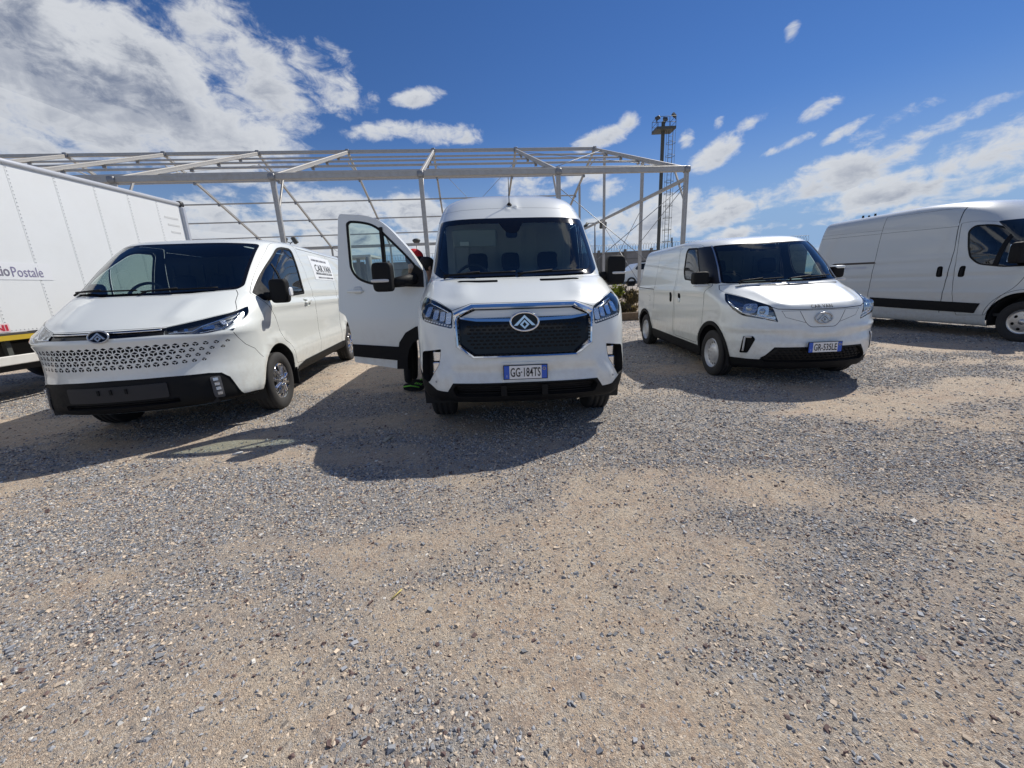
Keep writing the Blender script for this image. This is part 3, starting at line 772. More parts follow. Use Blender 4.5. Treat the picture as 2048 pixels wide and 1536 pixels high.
def cab_interior(v, sk, zb, ycowl, ybulk, seats, hw, zt, bulk=GREYP, drv=1):
    b = MB(); b.box((0, (ycowl + ybulk) / 2 + .1, .42), (hw * 2 - .16, ybulk - ycowl + .3, .05)); b.build('cab_floor', TRIM, v)
    y0 = ybulk + .06
    b = MB(); b.box((0, y0, (zt + .45) / 2), (hw * 2 - .20, .04, zt - .50))
    for k in range(-4, 5): b.box((k * hw * .2, y0 - .025, (zt + .45) / 2), (.03, .02, zt - .7))
    b.build('bulkhead', bulk, v)
    b = MB()
    Y = ycowl
    n = 14; prof = [(Y + .02, zb - .03), (Y + .25, zb - .02), (Y + .47, zb - .015), (Y + .54, zb - .06), (Y + .50, zb - .20), (Y + .55, zb - .42), (Y + .30, zb - .55)]
    V = []; Fc = []
    for i in range(n + 1):
        x = -1 + 2 * i / n
        for (py, pz) in prof: V.append((x * (hw - .09 - max(0, (Y + .35 - py)) * .35), py + .10 * x * x, pz + (.045 if drv * x > .2 and drv * x < .8 and py > Y + .2 else 0)))
    m = len(prof)
    for i in range(n):
        for k in range(m - 1): Fc.append((i * m + k, i * m + k + 1, (i + 1) * m + k + 1, (i + 1) * m + k))
    b.add(V, Fc, True); b.build('dashboard', TRIM, v)
    sx = drv * hw * .50
    b = MB(); t = R(32); b.tube([(sx + .19 * math.cos(a), Y + .70 + .19 * math.sin(a) * math.sin(t), zb + .0 + .19 * math.sin(a) * math.cos(t)) for a in np.linspace(0, 2 * math.pi, 25)[:-1]], .016, 8, closed=True)
    b.bar((sx - .17, Y + .70, zb - .0), (sx + .17, Y + .70, zb), .03, .04); b.tube([(sx, Y + .70, zb), (sx, Y + .50, zb - .12)], .04, 8); b.build('steering_wheel', TRIM, v)
    for (x, yy, zz, w) in seats: seat(v, x, yy, zz, w)
def underbody(v, L, hw, z, axles, rad, tw):
    b = MB(); b.box((0, L / 2, z), (hw * 2 - .5, L - .5, .06))
    for ay in axles:
        b.tube([(-hw + .2, ay, rad), (hw - .2, ay, rad)], .045, 8)
        for sg in (-1, 1):                                              # wheel housings
            q = rad * 1.34; V = []; Fc = []
            for k, a in enumerate(np.linspace(-.25, math.pi + .25, 17)):
                p = (ay + q * math.cos(a), rad + q * math.sin(a) * 1.0)
                V += [(sg * (hw - .015), *p), (sg * (hw - .34), *p)]
            Fc = [(2 * i, 2 * i + 1, 2 * i + 3, 2 * i + 2) for i in range(16)]
            c = len(V); V.append((sg * (hw - .34), ay, rad)); Fc += [(2 * i + 1, 2 * i + 3, c) for i in range(16)]
            b.add(V, Fc)
    b.box((hw * .4, L * .35, z - .06), (.5, .8, .1)); b.box((-hw * .35, L * .55, z - .05), (.5, 1.1, .1)); b.tube([(.3, L * .3, z - .06), (.35, L * .9, z - .06)], .04, 8)
    return b.build('underbody', mat('underbody_black', (.02, .02, .02), .8), v)
# ---------------------------------------------------------------- vans
def van_root(name, key, label, tilt=0.0):
    x, y, a = dict(C=(.113, 3.224, .040), L=(-3.545, 3.411, .141), R=(3.554, 4.406, -.041), D=(9.5866, 5.6741, .0871))[key]
    v = empty(name, (x, y, 0), a, label, 'van', 'white vans parked on the gravel yard')
    v.rotation_euler = (0, R(tilt), a)
    return v
def sym(poly_half):
    """right-hand half outline (x >= 0, from the top centre round to the bottom centre) -> full outline"""
    return poly_half + [(-x, z) for x, z in poly_half[::-1] if x > 1e-6]
def ridge(z0, w, a, y0=.9, y1=99):
    def f(X, Y, Z, N): return a * np.exp(-((Z - z0) / w) ** 2) * np.clip((Y - y0) / .4, 0, 1) * (np.abs(N[..., 0]) > .6)
    return f
def flare(cy, cz, r, w, a):
    def f(X, Y, Z, N): return a * np.exp(-((np.hypot(Y - cy, Z - cz) - r) / w) ** 2) * np.clip((np.abs(N[..., 0]) - .3) / .4, 0, 1)
    return f
def wiper(parent, sk, x0, z0, x1, z1, mat_=BLACKP):
    pts = []; n = 12
    for i in range(n + 1):
        t = i / n; P, N = sk.at_front(x0 + (x1 - x0) * t, z0 + (z1 - z0) * t); pts.append(P + N * .022)
    b = MB(); b.tube(pts, .009, 6); b.tube([pts[0] + Vector((0, -.03, -.03)), pts[1], pts[n // 2] + Vector((0, -.012, .012))], .010, 6)
    return b.build('wiper', mat_, parent)
def lamp_insert(parent, sk, sg, specs, name='lamp_unit', m=REFL, depth=.03):
    """small projector units inside a lamp: (x, z, w, h)"""
    for (x, z, w, h) in specs:
        P, N = sk.at_front(sg * x, z); fn = plane_at(P, N, off=-depth)
        b = MB(); b.prism(rnd([(-w / 2, -h / 2), (w / 2, -h / 2), (w / 2, h / 2), (-w / 2, h / 2)], min(w, h) * .3, 3), lambda a, c, d: fn(a, c, d), .018); b.build(name, m, parent)

# --- the tall van in the middle, driver's door open
def van_centre():
    v = van_root('panel_van', 'C', 'tall white panel van with chrome-framed black grille and its front door standing open', 1.0)
    sc = [ridge(.80, .10, .018), ridge(1.16, .05, -.012), flare(.94, .35, .47, .05, .018), flare(4.31, .35, .47, .05, .018)]
    def sculpt(X, Y, Z, N):
        d = sum(f(X, Y, Z, N) for f in sc)
        fr = np.clip(-N[..., 1], 0, 1)
        d = d - .035 * fr * np.exp(-((Z - .605) / .05) ** 2) * (np.abs(X) < .62) * 1.0 * np.clip((.66 - np.abs(X)) / .1, 0, 1)
        d = d + .02 * fr * np.exp(-((np.abs(X) - .70 - (.62 - Z) * .25) / .06) ** 2) * np.clip((.66 - Z) / .1, 0, 1)
        d = d + .02 * np.exp(-((np.abs(X) - .52) / .10) ** 2) * np.clip((Z - 1.19) / .05, 0, 1) * np.clip((1.38 - Z) / .06, 0, 1)
        d = d + .018 * np.exp(-((np.abs(X) - .05) / .03) ** 2) * np.clip((Z - 2.12) / .05, 0, 1) * np.clip((2.40 - Z) / .1, 0, 1)
        return d
    sk = VanSkin(BodyShape(CKEYS, 5.55, [(0, 5.5), (1.2, 5.52), (2.6, 5.40)], sculpt=sculpt))
    F, S = sk.F, sk.S
    ro = [(.436, 1.170), (.590, 1.102), (.580, .825), (.441, .730)]; ri = [(.412, 1.131), (.549, 1.066), (.541, .853), (.42, .763)]
    ring_o, ring_i = sym(ro), sym(ri)
    # lower black bumper all round the front
    sk.region('lower_bumper', np.concatenate([F([(-.93, .60), (-.84, .505), (-.76, .461), (-.67, .446), (-.62, .522), (0, .524), (.62, .522), (.67, .446), (.76, .461), (.84, .505), (.93, .60)], False), S([(.57, .60), (.57, .326)], 1, False), S([(.57, .326), (.57, .60)], -1, False)]))
    for sg in (1, -1):
        sk.region('sill', S([(1.36, .326), (1.36, .42), (3.88, .42), (3.88, .326)], sg)); sk.region('side_strip', S([(1.40, .55), (1.40, .68), (3.84, .70), (3.84, .55)], sg))
    sk.region('lower_intake', F(rnd(sym([(.595, .512), (.625, .47), (.60, .405)]), .02)))
    sk.region('number_recess', F(rnd([(-.205, .535), (.205, .535), (.215, .69), (-.215, .69)], .02)))
    # bonnet
    bon = [(.44, 1.178), (.60, 1.125), (.714, 1.192), (.873, 1.245), (.89, 1.33), (.865, 1.393), (.74, 1.384), (.4, 1.383)]
    sk.region('bonnet', F(sym(bon)))
    sk.gap(F(sym(bon) + [bon[0]], False), .005)
    fsg = {}
    for sg, t in ((1, 'r'), (-1, 'l')):
        fl = lambda p: [(sg * x, z) for x, z in p]
        hl = rnd([(.879, 1.240), (.714, 1.188), (.593, 1.118), (.604, .977), (.763, 1.012), (.872, 1.038), (.893, 1.11), (.889, 1.18)], [.02, .05, .02, .02, .05, .03, .05, .03], 4)
        sk.region('lamp_' + t, F(fl(hl)))
        fg = rnd([(.893, .775), (.713, .806), (.731, .68), (.838, .514), (.905, .535)], [.03, .01, .03, .015, .03], 4)
        sk.region('fog_' + t, F(fl(fg)))
        sk.region('vent_' + t, F(fl(rnd([(.20, 1.352), (.56, 1.350), (.585, 1.362), (.56, 1.372), (.20, 1.372)], .006, 3))))
        d = S([(1.14, .44), (1.10, 1.2), (1.12, 1.42), (1.42, 1.72), (1.80, 2.06), (2.12, 2.10), (2.22, 2.02), (2.26, 1.1), (2.16, .98), (2.16, .44)], sg)
        if sg > 0:
            sk.region('front_door', d); sk.gap(np.concatenate([d, d[:1]]), .006)
            w = S(rnd([(1.24, 1.42), (1.50, 1.68), (1.80, 1.96), (2.08, 2.0), (2.14, 1.93), (2.16, 1.42)], .05, 4), sg); sk.region('window_rubber', w)
            sk.region('side_window', S(rnd([(1.30, 1.45), (1.52, 1.66), (1.82, 1.93), (2.06, 1.97), (2.11, 1.91), (2.12, 1.45)], .05, 4), sg))
        else:
            sk.region('hole', d)
        sd = S([(2.34, .46), (2.34, 2.08), (3.5, 2.08), (3.5, .46), (2.34, .46)], sg, False); sk.gap(sd, .009)
        sk.region('hole', S(arch(.94, .35, .425), sg)); sk.region('hole', S(arch(4.31, .35, .425), sg))
    sk.region('ring', F(ring_o)); sk.region('grille_panel', F(ring_i))
    top = sym([(.405, 1.128), (.535, 1.070), (.40, 1.060)])
    sk.region('ring_top', F(top)); 
    st = sym([(.40, 1.058), (.532, 1.080 - .012), (.535, 1.062), (.40, 1.036)])
    sk.region('grille_strip', F([(-.535, 1.068), (-.40, 1.058), (0, 1.048), (.40, 1.058), (.535, 1.068), (.533, 1.056), (.40, 1.034), (0, 1.024), (-.40, 1.034), (-.533, 1.056)]))
    wo = rnd(sym([(.5, 2.04), (.812, 2.042), (.862, 1.47), (.765, 1.407), (.4, 1.395)]), .03, 4)
    sk.region('windscreen_band', F(wo))
    wi = rnd([(-.752, 1.972), (-.155, 1.980), (-.085, 1.868), (.045, 1.860), (.105, 1.980), (.742, 1.972), (.79, 1.52), (.715, 1.447), (0, 1.437), (-.715, 1.447), (-.80, 1.52)], [.05, .03, .04, .04, .03, .05, .05, .06, 0, .06, .05], 5)
    sk.region('windscreen', F(wi))
    sk.gap(F([(-.86, 2.10), (-.80, 2.16), (0, 2.17), (.80, 2.16), (.86, 2.10)], False), .004)
    sk.cut()
    body = sk.part('body', 'body', WHITE, v); sk.part('gap', 'panel_gap', GAP, body, -.008)
    sk.part(['lower_bumper'], 'lower_bumper', BLACKP, v, .004, -.02); sk.part('sill', 'sill', BLACKP, v, .008, -.01); sk.part('side_strip', 'side_strip', BLACKP, v, .010, 0)
    sk.part('lower_intake', 'lower_intake', mat('intake_black', (.008, .008, .009), .6), v, -.07, .004, wall_mat=BLACKP)
    b = MB()
    for k in range(4): 
        z = .418 + k * .026
        b.tube([sk.at_front(x, z)[0] - sk.at_front(x, z)[1] * .03 for x in np.linspace(-.58, .58, 17)], .006, 5)
    for x in (-.19, .16): b.box(sk.at_front(x, .45)[0] + Vector((0, .02, 0)), (.05, .03, .09))
    b.build('intake_bar', BLACKP, v)
    sk.part('number_recess', 'number_plate_mount', WHITE, v, .012, 0)
    bn = sk.part('bonnet', 'bonnet', WHITE, v)
    for t in 'rl': sk.part('vent_' + t, 'bonnet_vent', mat('vent_black', (.012, .012, .013), .5), bn, -.012, .001)
    dr = sk.part('front_door', 'front_door', WHITE, v); sk.part('window_rubber', 'window_rubber', BLACKP, dr, .003); sk.part('side_window', 'side_window', GLASSD, dr, -.004)
    # chrome frame round the grille
    A, Bq = np.array(dens(ring_o, True, .03)), None
    def loft(o, i, offs, name, m, parent):
        V = []; n = None
        o2 = []; 
        for (a, c) in zip(o, i): o2.append((np.array(a), np.array(c)))
        pts = []
        for k in range(len(o2)):
            (a, c), (a2, c2) = o2[k], o2[(k + 1) % len(o2)]; L = max(2, int(np.linalg.norm(a2 - a) / .04))
            for q in range(L): pts.append((a + (a2 - a) * q / L, c + (c2 - c) * q / L))
        n = len(pts); m_ = len(offs)
        for (a, c) in pts:
            for (t, off) in offs:
                p = a + (c - a) * t; P, N = sk.at_front(p[0], p[1]); V.append(P + Vector((0, -1, 0)) * off)
        Fc = [(k * m_ + j, ((k + 1) % n) * m_ + j, ((k + 1) % n) * m_ + j + 1, k * m_ + j + 1) for k in range(n) for j in range(m_ - 1)]
        b = MB(); b.add(V, Fc); return b.build(name, m, parent)
    loft(ring_o, ring_i, [(-.06, -.01), (-.03, .012), (.30, .034), (.62, .026), (.95, .004), (1.05, -.03)], 'grille_frame', CHROME, v)
    gp = sk.part(['grille_panel', 'grille_strip', 'ring'], 'grille_panel', GLOSSB, v, -.022, 0)
    sk.part('ring_top', 'grille_top_panel', WHITE, v, -.010, -.03); sk.part('grille_strip', 'grille_strip', CHROME, v, .004, -.03)
    b = MB()
    for r in range(7):
        z = .815 + r * .030
        for c in range(-9, 10):
            x = (c + (.5 if r % 2 else 0)) * .052
            if abs(x) > .47 - max(0, (.84 - z)) * .8: continue
            P, N = sk.at_front(x, z); fn = plane_at(P, N, off=-.022)
            b.prism([(-.021, 0), (-.011, -.008), (.011, -.008), (.021, 0), (.011, .008), (-.011, .008)], lambda a, c_, d: fn(a, c_, d), .007)
    q = b.build('grille_pattern', BLACKP, gp); tag(q, kind='stuff')
    P, N = sk.at_front(0, 1.022); emblem(v, plane_at(P, Vector((0, -1, .10)), off=.012), .116, .075)
    for sg, t in ((1, 'r'), (-1, 'l')):
        hh = sk.part('lamp_' + t, 'headlight', LAMPD, v, -.055, 0, wall_mat=BLACKP)
        lamp_insert(hh, sk, sg, [(.645, 1.07, .05, .10), (.70, 1.085, .05, .085), (.762, 1.10, .055, .085), (.835, 1.125, .07, .10)], 'lamp_unit', REFL, .045)
        b = MB()
        for k in range(11):
            tt = k / 10; P, N = sk.at_front(sg * (.625 + tt * .24), 1.0 + tt * .048); b.box(P - N * .012, (.014, .012, .012))
        b.build('light_strip', LED, hh)
        b = MB(); b.tube([sk.at_front(sg * x, z)[0] - sk.at_front(sg * x, z)[1] * .02 for x, z in ((.64, 1.12), (.72, 1.165), (.80, 1.195), (.86, 1.215))], .008, 6); b.build('lamp_trim', CHROME, hh)
        sk.part('lamp_' + t, 'headlight_lens', LENS, hh, .004)
        fp = sk.part('fog_' + t, 'fog_light_pocket', BLACKP, v, -.06, .003)
        b = MB()
        for (x, z, w, h) in ((.765, .745, .075, .09), (.775, .655, .065, .09), (.795, .59, .04, .06)):
            P, N = sk.at_front(sg * x, z); b.box(P - N * .03, (w, .03, h), None, .008)
        b.build('fog_light', REFL, fp)
        P, N = sk.at_front(sg * .745, .535); fn = plane_at(P, N, off=.018); b = MB(); b.prism([(.010 * math.cos(a), .010 * math.sin(a)) for a in np.linspace(0, 6.28, 13)[:-1]], lambda x, z, d: fn(x, z, d), .002); b.build('parking_sensor', GREYP, body)
    P, N = sk.at_front(-.005, .612); number_plate(v, plane_at(P, Vector((0, -1, .04)), off=.034), 'GG\u00b7184TS')
    sk.part('windscreen_band', 'windscreen_band', GLOSSB, v, .001); sk.part('windscreen', 'windscreen', GLASS, v, 0)
    wiper(v, sk, -.72, 1.415, -.02, 1.43); wiper(v, sk, .0, 1.412, .68, 1.435)
    P, N = sk.at_front(-.02, 1.915); b = MB(); b.sell(P - N * .06, (.13, .08, .10), .5, .5, 10, 16); b.build('camera_pod', BLACKP, v)
    P, N = sk.at_front(-.02, 2.20); b = MB(); b.lathe([(0, .03), (.012, .026), (.03, .008), (.035, .004)], 'z', 14, tuple(P)); b.tube([P, P + Vector((0, .03, .17)), P + Vector((0, .05, .30))], [.006, .005, .004], 6); b.build('antenna', BLACKP, v)
    # sticker and sun visor behind the glass
    b = MB(); b.box((-.43, 1.62, 1.86), (.50, .03, .20), Matrix.Rotation(R(25), 3, 'X'), .012); b.build('sun_visor', mat('visor_grey', (.42, .43, .43), .8), v)
    b = MB(); b.box((-.55, 1.60, 1.80), (.10, .004, .045), Matrix.Rotation(R(25), 3, 'X')); b.build('visor_label', PLATEW, v)
    b = MB(); b.box((.42, 1.14, 1.385), (.30, .21, .012), Matrix.Rotation(R(12), 3, 'X')); b.build('paper_sheet', PLATEW, v)
    cab_interior(v, sk, 1.40, .80, 2.35, [(-.42, 1.75, .80, .46), (.0, 1.75, .80, .42), (.48, 1.75, .80, .48)], .93, 2.15, bulk=mat('pale_bulkhead', (.56, .57, .56), .7), drv=-1)
    underbody(v, 5.5, .95, .36, (.94, 4.31), .355, .23)
    for y in (.94, 4.31):
        for sg in (1, -1): make_wheel(v, y, sg, .355, .235, .21, 'steel', .80)
    door_mirror(v, (.955, 1.20, 1.40), 1, .20, .30, .14, True, .03)
    # ---- the open door: s runs from the hinge, z up
    th = R(75); H = Vector((-.955, 1.14, 0)); T = Vector((-math.sin(th), math.cos(th), 0)); Nn = Vector((-math.cos(th), -math.sin(th), 0))
    def dp(s, z, off=0.0): return H + T * s + Vector((0, 0, z)) + Nn * (off - .07 * max(0, z - 1.25) ** 1.5 + .03 * math.exp(-((z - .95) / .3) ** 2))
    out = rnd([(.405, .437), (.40, .44), (.385, .55), (.335, .73), (.25, .83), (.13, .89), (.0, .92), (.0, 1.47), (.145, 1.695), (.366, 1.93), (.50, 2.035), (.65, 2.088), (.95, 2.12), (.975, 2.09), (1.03, 1.53), (1.062, 1.09), (.985, 1.05), (.95, .93), (.935, .735), (.955, .51)], [0, 0, .05, .1, .08, .03, 0, .05, .2, .2, .15, .1, .03, .02, .2, .03, .03, .1, .1, .02], 4)
    out = [p for p in out]
    win = rnd([(.885, 2.02), (.84, 2.045), (.72, 2.034), (.587, 2.003), (.499, 1.955), (.215, 1.685), (.10, 1.562), (.085, 1.46), (.20, 1.34), (.43, 1.330), (.682, 1.384), (.785, 1.425), (.85, 1.492), (.88, 1.564)], [.02, .03, .1, .1, .05, .1, .03, .03, .05, .05, .05, .06, .06, .05], 4)
    gl = inset(win, .024)
    strip = [(.345, .69), (.955, .722), (.955, .582), (.375, .535)]
    arch_o = [(.42, .437), (.405, .55), (.355, .74), (.265, .85), (.14, .915), (-.02, .945), (-.02, .80), (.10, .79), (.19, .74), (.25, .65), (.28, .55), (.29, .44)]
    V = []; E = []
    def loop(p):
        p = dens(p, True, .04); b_ = len(V); V.extend(p); E.extend([(b_ + i, b_ + (i + 1) % len(p)) for i in range(len(p))]); return p
    for p in (out, win, gl, strip): loop(p)
    V.extend([(x, z) for x in np.arange(.03, 1.05, .055) for z in np.arange(.47, 2.1, .055)])
    r = delaunay_2d_cdt([Vector(p) for p in V], E, [], 0, 1e-6, False)
    dv = np.array([tuple(p) for p in r[0]]); dt = np.array([t for t in r[2] if len(t) == 3]); c = dv[dt].mean(1)
    inn = pip(c, out); k = np.where(~inn, -1, 0); k[inn & pip(c, strip)] = 1; k[inn & pip(c, win)] = 2; k[inn & pip(c, gl)] = 3
    def dpart(kk, name, m, parent, off, thick=0.0, smooth=True):
        t = dt[np.isin(k, kk)]; u, inv = np.unique(t, return_inverse=True); t = inv.reshape(-1, 3)[:, ::-1]; n = len(u)
        P = [dp(x, z, off) for x, z in dv[u]]; Fc = [tuple(q) for q in t]; b = MB(); b.add(P, Fc, smooth)
        if thick:
            b.add([dp(x, z, off - thick) for x, z in dv[u]], [q[::-1] for q in Fc], smooth)
            e = np.concatenate([t[:, [0, 1]], t[:, [1, 2]], t[:, [2, 0]]]); es = set(map(tuple, e.tolist()))
            for (a_, b_) in es:
                if (b_, a_) not in es: b.add([P[b_], P[a_], dp(*dv[u[a_]], off - thick), dp(*dv[u[b_]], off - thick)], [(0, 1, 2, 3)])
        return b.build(name, m, parent, fix=False)
    door = dpart([0], 'open_door', WHITE, v, 0, .06); tag(door, 'front door swung wide open')
    dpart([1], 'side_strip', BLACKP, door, .012, .02); dpart([2], 'window_rubber', BLACKP, door, .003, .012); dpart([3], 'side_window', GLASS, door, -.006)
    b = MB(); b.bar(dp(.475, 1.955, 0), dp(.45, 1.345, 0), .035, .03, tuple(Nn)); b.build('window_bar', BLACKP, door)
    ds = VanSkin.__new__(VanSkin)
    b = MB(); ro_ = dens(arch_o, True, .05)
    b.prism(arch_o, lambda x, z, d: dp(x, z, .012 + d), -.05); b.build('wheel_arch_trim', BLACKP, door)
    b = MB(); b.sell(dp(.83, 1.305, .014), (.20, .035, .030), .5, .4, 8, 16, Matrix.Rotation(-(math.pi / 2 - th), 3, 'Z')); b.build('door_handle', WHITE, door)
    b = MB(); b.sell(dp(.80, 1.315, .002), (.11, .02, .085), .7, .7, 8, 16, Matrix.Rotation(-(math.pi / 2 - th), 3, 'Z')); b.build('handle_recess', DULLWHITE, door)
    b = MB(); b.prism([(.02, 1.33), (.02, 1.50), (.10, 1.56), (.22, 1.34)], lambda x, z, d: dp(x, z, -.005 + d), .03); b.build('mirror_base', BLACKP, door)
    rz = Matrix.Rotation(-(math.pi / 2 - th) * .4, 3, 'Z')
    c0 = dp(.315, 1.435, .30); b = MB(); b.sell(c0, (.20, .13, .285), .35, .40, 16, 28, rz); b.build('mirror_housing', BLACKP, door)
    b = MB(); b.tube([dp(.12, 1.42, .02), dp(.19, 1.40, .14), c0 + Vector((.06, .02, -.06))], [.06, .05, .045], 10); b.build('mirror_arm', BLACKP, door)
    b = MB(); b.sell(c0 + rz @ Vector((-.015, -.05, -.035)), (.185, .05, .034), .5, .3, 8, 18, rz); b.build('indicator', mat('indicator_lens', (.62, .62, .60), .18, 0, .6), door)
    return v
VAN_C = van_centre()
# --- the low van on the left with the perforated nose
def van_left():
    v = van_root('cargo_van', 'L', 'low white van on the left with a perforated nose and black lower bumper')
    sc = [ridge(1.22, .05, .012), ridge(.62, .10, .014), flare(1.17, .345, .50, .05, .018), flare(4.6, .345, .50, .05, .018), ridge(1.30, .03, -.010)]
    def sculpt(X, Y, Z, N):
        fr = np.clip(-N[..., 1], 0, 1)
        d = sum(f(X, Y, Z, N) for f in sc)
        d = d - .03 * fr * np.exp(-((Z - .80) / .16) ** 2) * np.clip((np.abs(X) - .45) / .2, 0, 1)
        d = d + .02 * fr * np.exp(-((Z - 1.0) / .03) ** 2)
        d = d + .016 * np.exp(-((np.abs(X) - .45 - (Z - 1.1) * .2) / .08) ** 2) * np.clip((Z - 1.12) / .05, 0, 1) * np.clip((1.36 - Z) / .06, 0, 1)
        return d
    sk = VanSkin(BodyShape(LKEYS, 5.36, [(0, 5.32), (1.0, 5.36), (2.08, 5.18)], sculpt=sculpt))
    F, S = sk.F, sk.S
    blk = [(.925, .345), (.90, .362), (.852, .372), (.828, .47), (.802, .570), (.758, .624), (.68, .640), (.40, .654), (0, .660)]
    sk.region('lower_bumper', np.concatenate([F(mirror(blk) [::-1][::-1] if False else [(-x, z) for x, z in blk] + blk[::-1], False), S([(.70, .362), (.72, .322)], 1, False), S([(.72, .322), (.70, .362)], -1, False)]))
    sk.region('bumper_panel', F(rnd([(-.40, .605), (.40, .605), (.40, .47), (-.40, .47)], .02)))
    sk.region('bumper_slot', F(rnd([(-.46, .45), (.46, .45), (.46, .405), (-.46, .405)], .012)))
    # bonnet and front shut lines
    bon = [(.46, 1.098), (.60, 1.132), (.835, 1.192), (.842, 1.215), (.805, 1.29), (.79, 1.367), (.758, 1.412), (.4, 1.384)]
    sk.region('bonnet', F(sym(bon))); sk.gap(F(sym(bon) + [bon[0]], False), .005)
    for sg, t in ((1, 'r'), (-1, 'l')):
        fl = lambda p: [(sg * x, z) for x, z in p]
        sk.gap(np.concatenate([F(fl([(.868, 1.0), (.915, .86)]), False), S([(.66, .80), (.76, .69)], sg, False)]), .005)
        sk.region('lamp_' + t, F(fl(rnd([(.446, 1.092), (.62, 1.130), (.836, 1.188), (.894, 1.240), (.922, 1.165), (.868, 1.006), (.838, 1.030), (.70, 1.009), (.455, 1.030)], [.005, .1, .05, .015, .04, .02, .01, .05, .005], 4))))
        sk.region('fog_' + t, F(fl(rnd([(.682, .600), (.746, .597), (.752, .388), (.690, .394)], .015, 3))))
        d = S(rnd([(1.66, .46), (1.55, .72), (1.36, .80), (1.28, .94), (1.21, 1.10), (1.02, 1.30), (.96, 1.37), (1.36, 1.69), (1.86, 1.985), (2.10, 2.02), (2.56, 2.03), (2.68, 1.36), (2.73, .80), (2.71, .43), (2.0, .43)], [.02, .1, .05, .1, .05, .05, .02, .3, .2, .1, .05, .3, .2, .02, .02], 4), sg)
        sk.region('front_door', d); sk.gap(np.concatenate([d, d[:1]]), .005)
        w = rnd([(.985, 1.372), (1.365, 1.640), (1.93, 1.935), (2.10, 1.965), (2.35, 1.968), (2.41, 1.93), (2.33, 1.345), (1.055, 1.285)], [.02, .2, .15, .1, .06, .03, .03, .03], 4)
        sk.region('window_rubber', S(w, sg))
        wi = rnd([(1.27, 1.335), (1.22, 1.50), (1.40, 1.635), (1.93, 1.905), (2.10, 1.935), (2.33, 1.938), (2.36, 1.90), (2.285, 1.372)], [.02, .03, .1, .15, .1, .03, .03, .02], 4)
        sk.region('side_window', S(wi, sg))
        sk.gap(S([(1.66, 1.36), (1.60, 1.72)], sg, False), .018, 'window_rubber')
        sk.gap(S([(2.62, 1.99), (4.95, 1.99)], sg, False), .014); 
        sk.gap(S([(3.98, .43), (3.98, 1.98)], sg, False), .008); sk.gap(S([(2.74, 1.30), (3.98, 1.30)], sg, False), .004)
        sk.region('sill', S([(1.70, .322), (1.74, .40), (2.02, .445), (4.12, .455), (4.10, .322)], sg))
        sk.region('hole', S(arch(1.17, .345, .440), sg)); sk.region('hole', S(arch(4.60, .345, .440), sg))
        sk.region('handle_' + t, S(rnd([(2.20, 1.285), (2.46, 1.245), (2.46, 1.175), (2.26, 1.17)], .03), sg))
    sk.region('nose_strip', F([(-.448, 1.090), (0, 1.086), (.448, 1.090), (.452, 1.030), (0, 1.025), (-.452, 1.030)]))
    wo = rnd(sym([(.4, 1.968), (.755, 1.962), (.80, 1.455), (.765, 1.418), (.4, 1.392)]), [.0, .04, .02, .03, 0, 0, .03, .02, .04, 0], 4)
    sk.region('windscreen_band', F(wo)); sk.region('windscreen', F(inset(wo, .026)))
    # perforations: three lozenges make each cube, smaller towards the lower edge and the ends
    pitch_x, pitch_z = .064, .0505; lz = []
    for r in range(4):
        z = .925 - r * pitch_z
        for c in range(-14, 15):
            x = (c + (.5 if r % 2 else 0)) * pitch_x
            t = 1.0 - .07 * r; e = max(0, (abs(x) - .38) / .50); k = t * (1 - .60 * e)
            if k < .26 or abs(x) > .86 - .05 * r: continue
            k = min(k, 1.0); h = pitch_z * .667 * k; w = pitch_x * .5 * k
            for a in (90, 210, 330):
                q = []
                for (al, rr) in ((a - 60, 1.0), (a, 1.0), (a + 60, 1.0), (a, .0)):
                    q.append((x + w * 1.1547 * rr * math.cos(R(al)), z + h * rr * math.sin(R(al))))
                m = np.mean(q, 0); q = [tuple(m + (np.array(p) - m) * .73) for p in q]
                lz.append(q)
    for q in lz: sk.region('perforation', sk.uv2d(sk.B.front(q)))
    sk.cut(gf=.045)
    body = sk.part('body', 'body', WHITE, v); sk.part('gap', 'panel_gap', GAP, body, -.008)
    q = sk.part('perforation', 'perforation', mat('hole_black', (.006, .006, .007), .7), body, -.02, 0); tag(q, kind='stuff')
    sk.part('bonnet', 'bonnet', WHITE, v)
    lb = sk.part('lower_bumper', 'lower_bumper', BLACKP, v, -.006, .0)
    sk.part('bumper_panel', 'bumper_panel', mat('bumper_grain', (.022, .022, .024), .65), lb, .006, -.006); sk.part('bumper_slot', 'bumper_slot', mat('intake_black', (.008, .008, .009), .6), lb, -.06, -.006)
    b = MB()
    for x in (-.12, -.02, .10): P, N = sk.at_front(x, .56); b.box(P + N * .004, (.018, .02, .045))
    b.build('plate_bracket', BLACKP, lb)
    b = MB(); b.tube([sk.at_front(x, .428)[0] - sk.at_front(x, .428)[1] * .03 for x in np.linspace(-.45, .45, 11)], .007, 5); b.build('intake_bar', BLACKP, lb)
    for sg, t in ((1, 'r'), (-1, 'l')):
        pass
    doors = sk.part('front_door', 'front_door', WHITE, v)
    sk.part('window_rubber', 'window_rubber', BLACKP, doors, .002); sk.part('side_window', 'side_window', GLASSM, doors, -.004)
    for sg, t in ((1, 'r'), (-1, 'l')):
        sk.part('handle_' + t, 'handle_recess', WHITE, doors, -.022, 0)
        P, N = sk.at_side(2.34, 1.232, sg); b = MB(); b.sell(P + N * .012, (.035, .24, .04), .5, .5, 8, 16, Matrix.Rotation(R(8), 3, 'X')); b.build('door_handle', WHITE, doors)
    sk.part('sill', 'sill', BLACKP, v, .012, -.01)
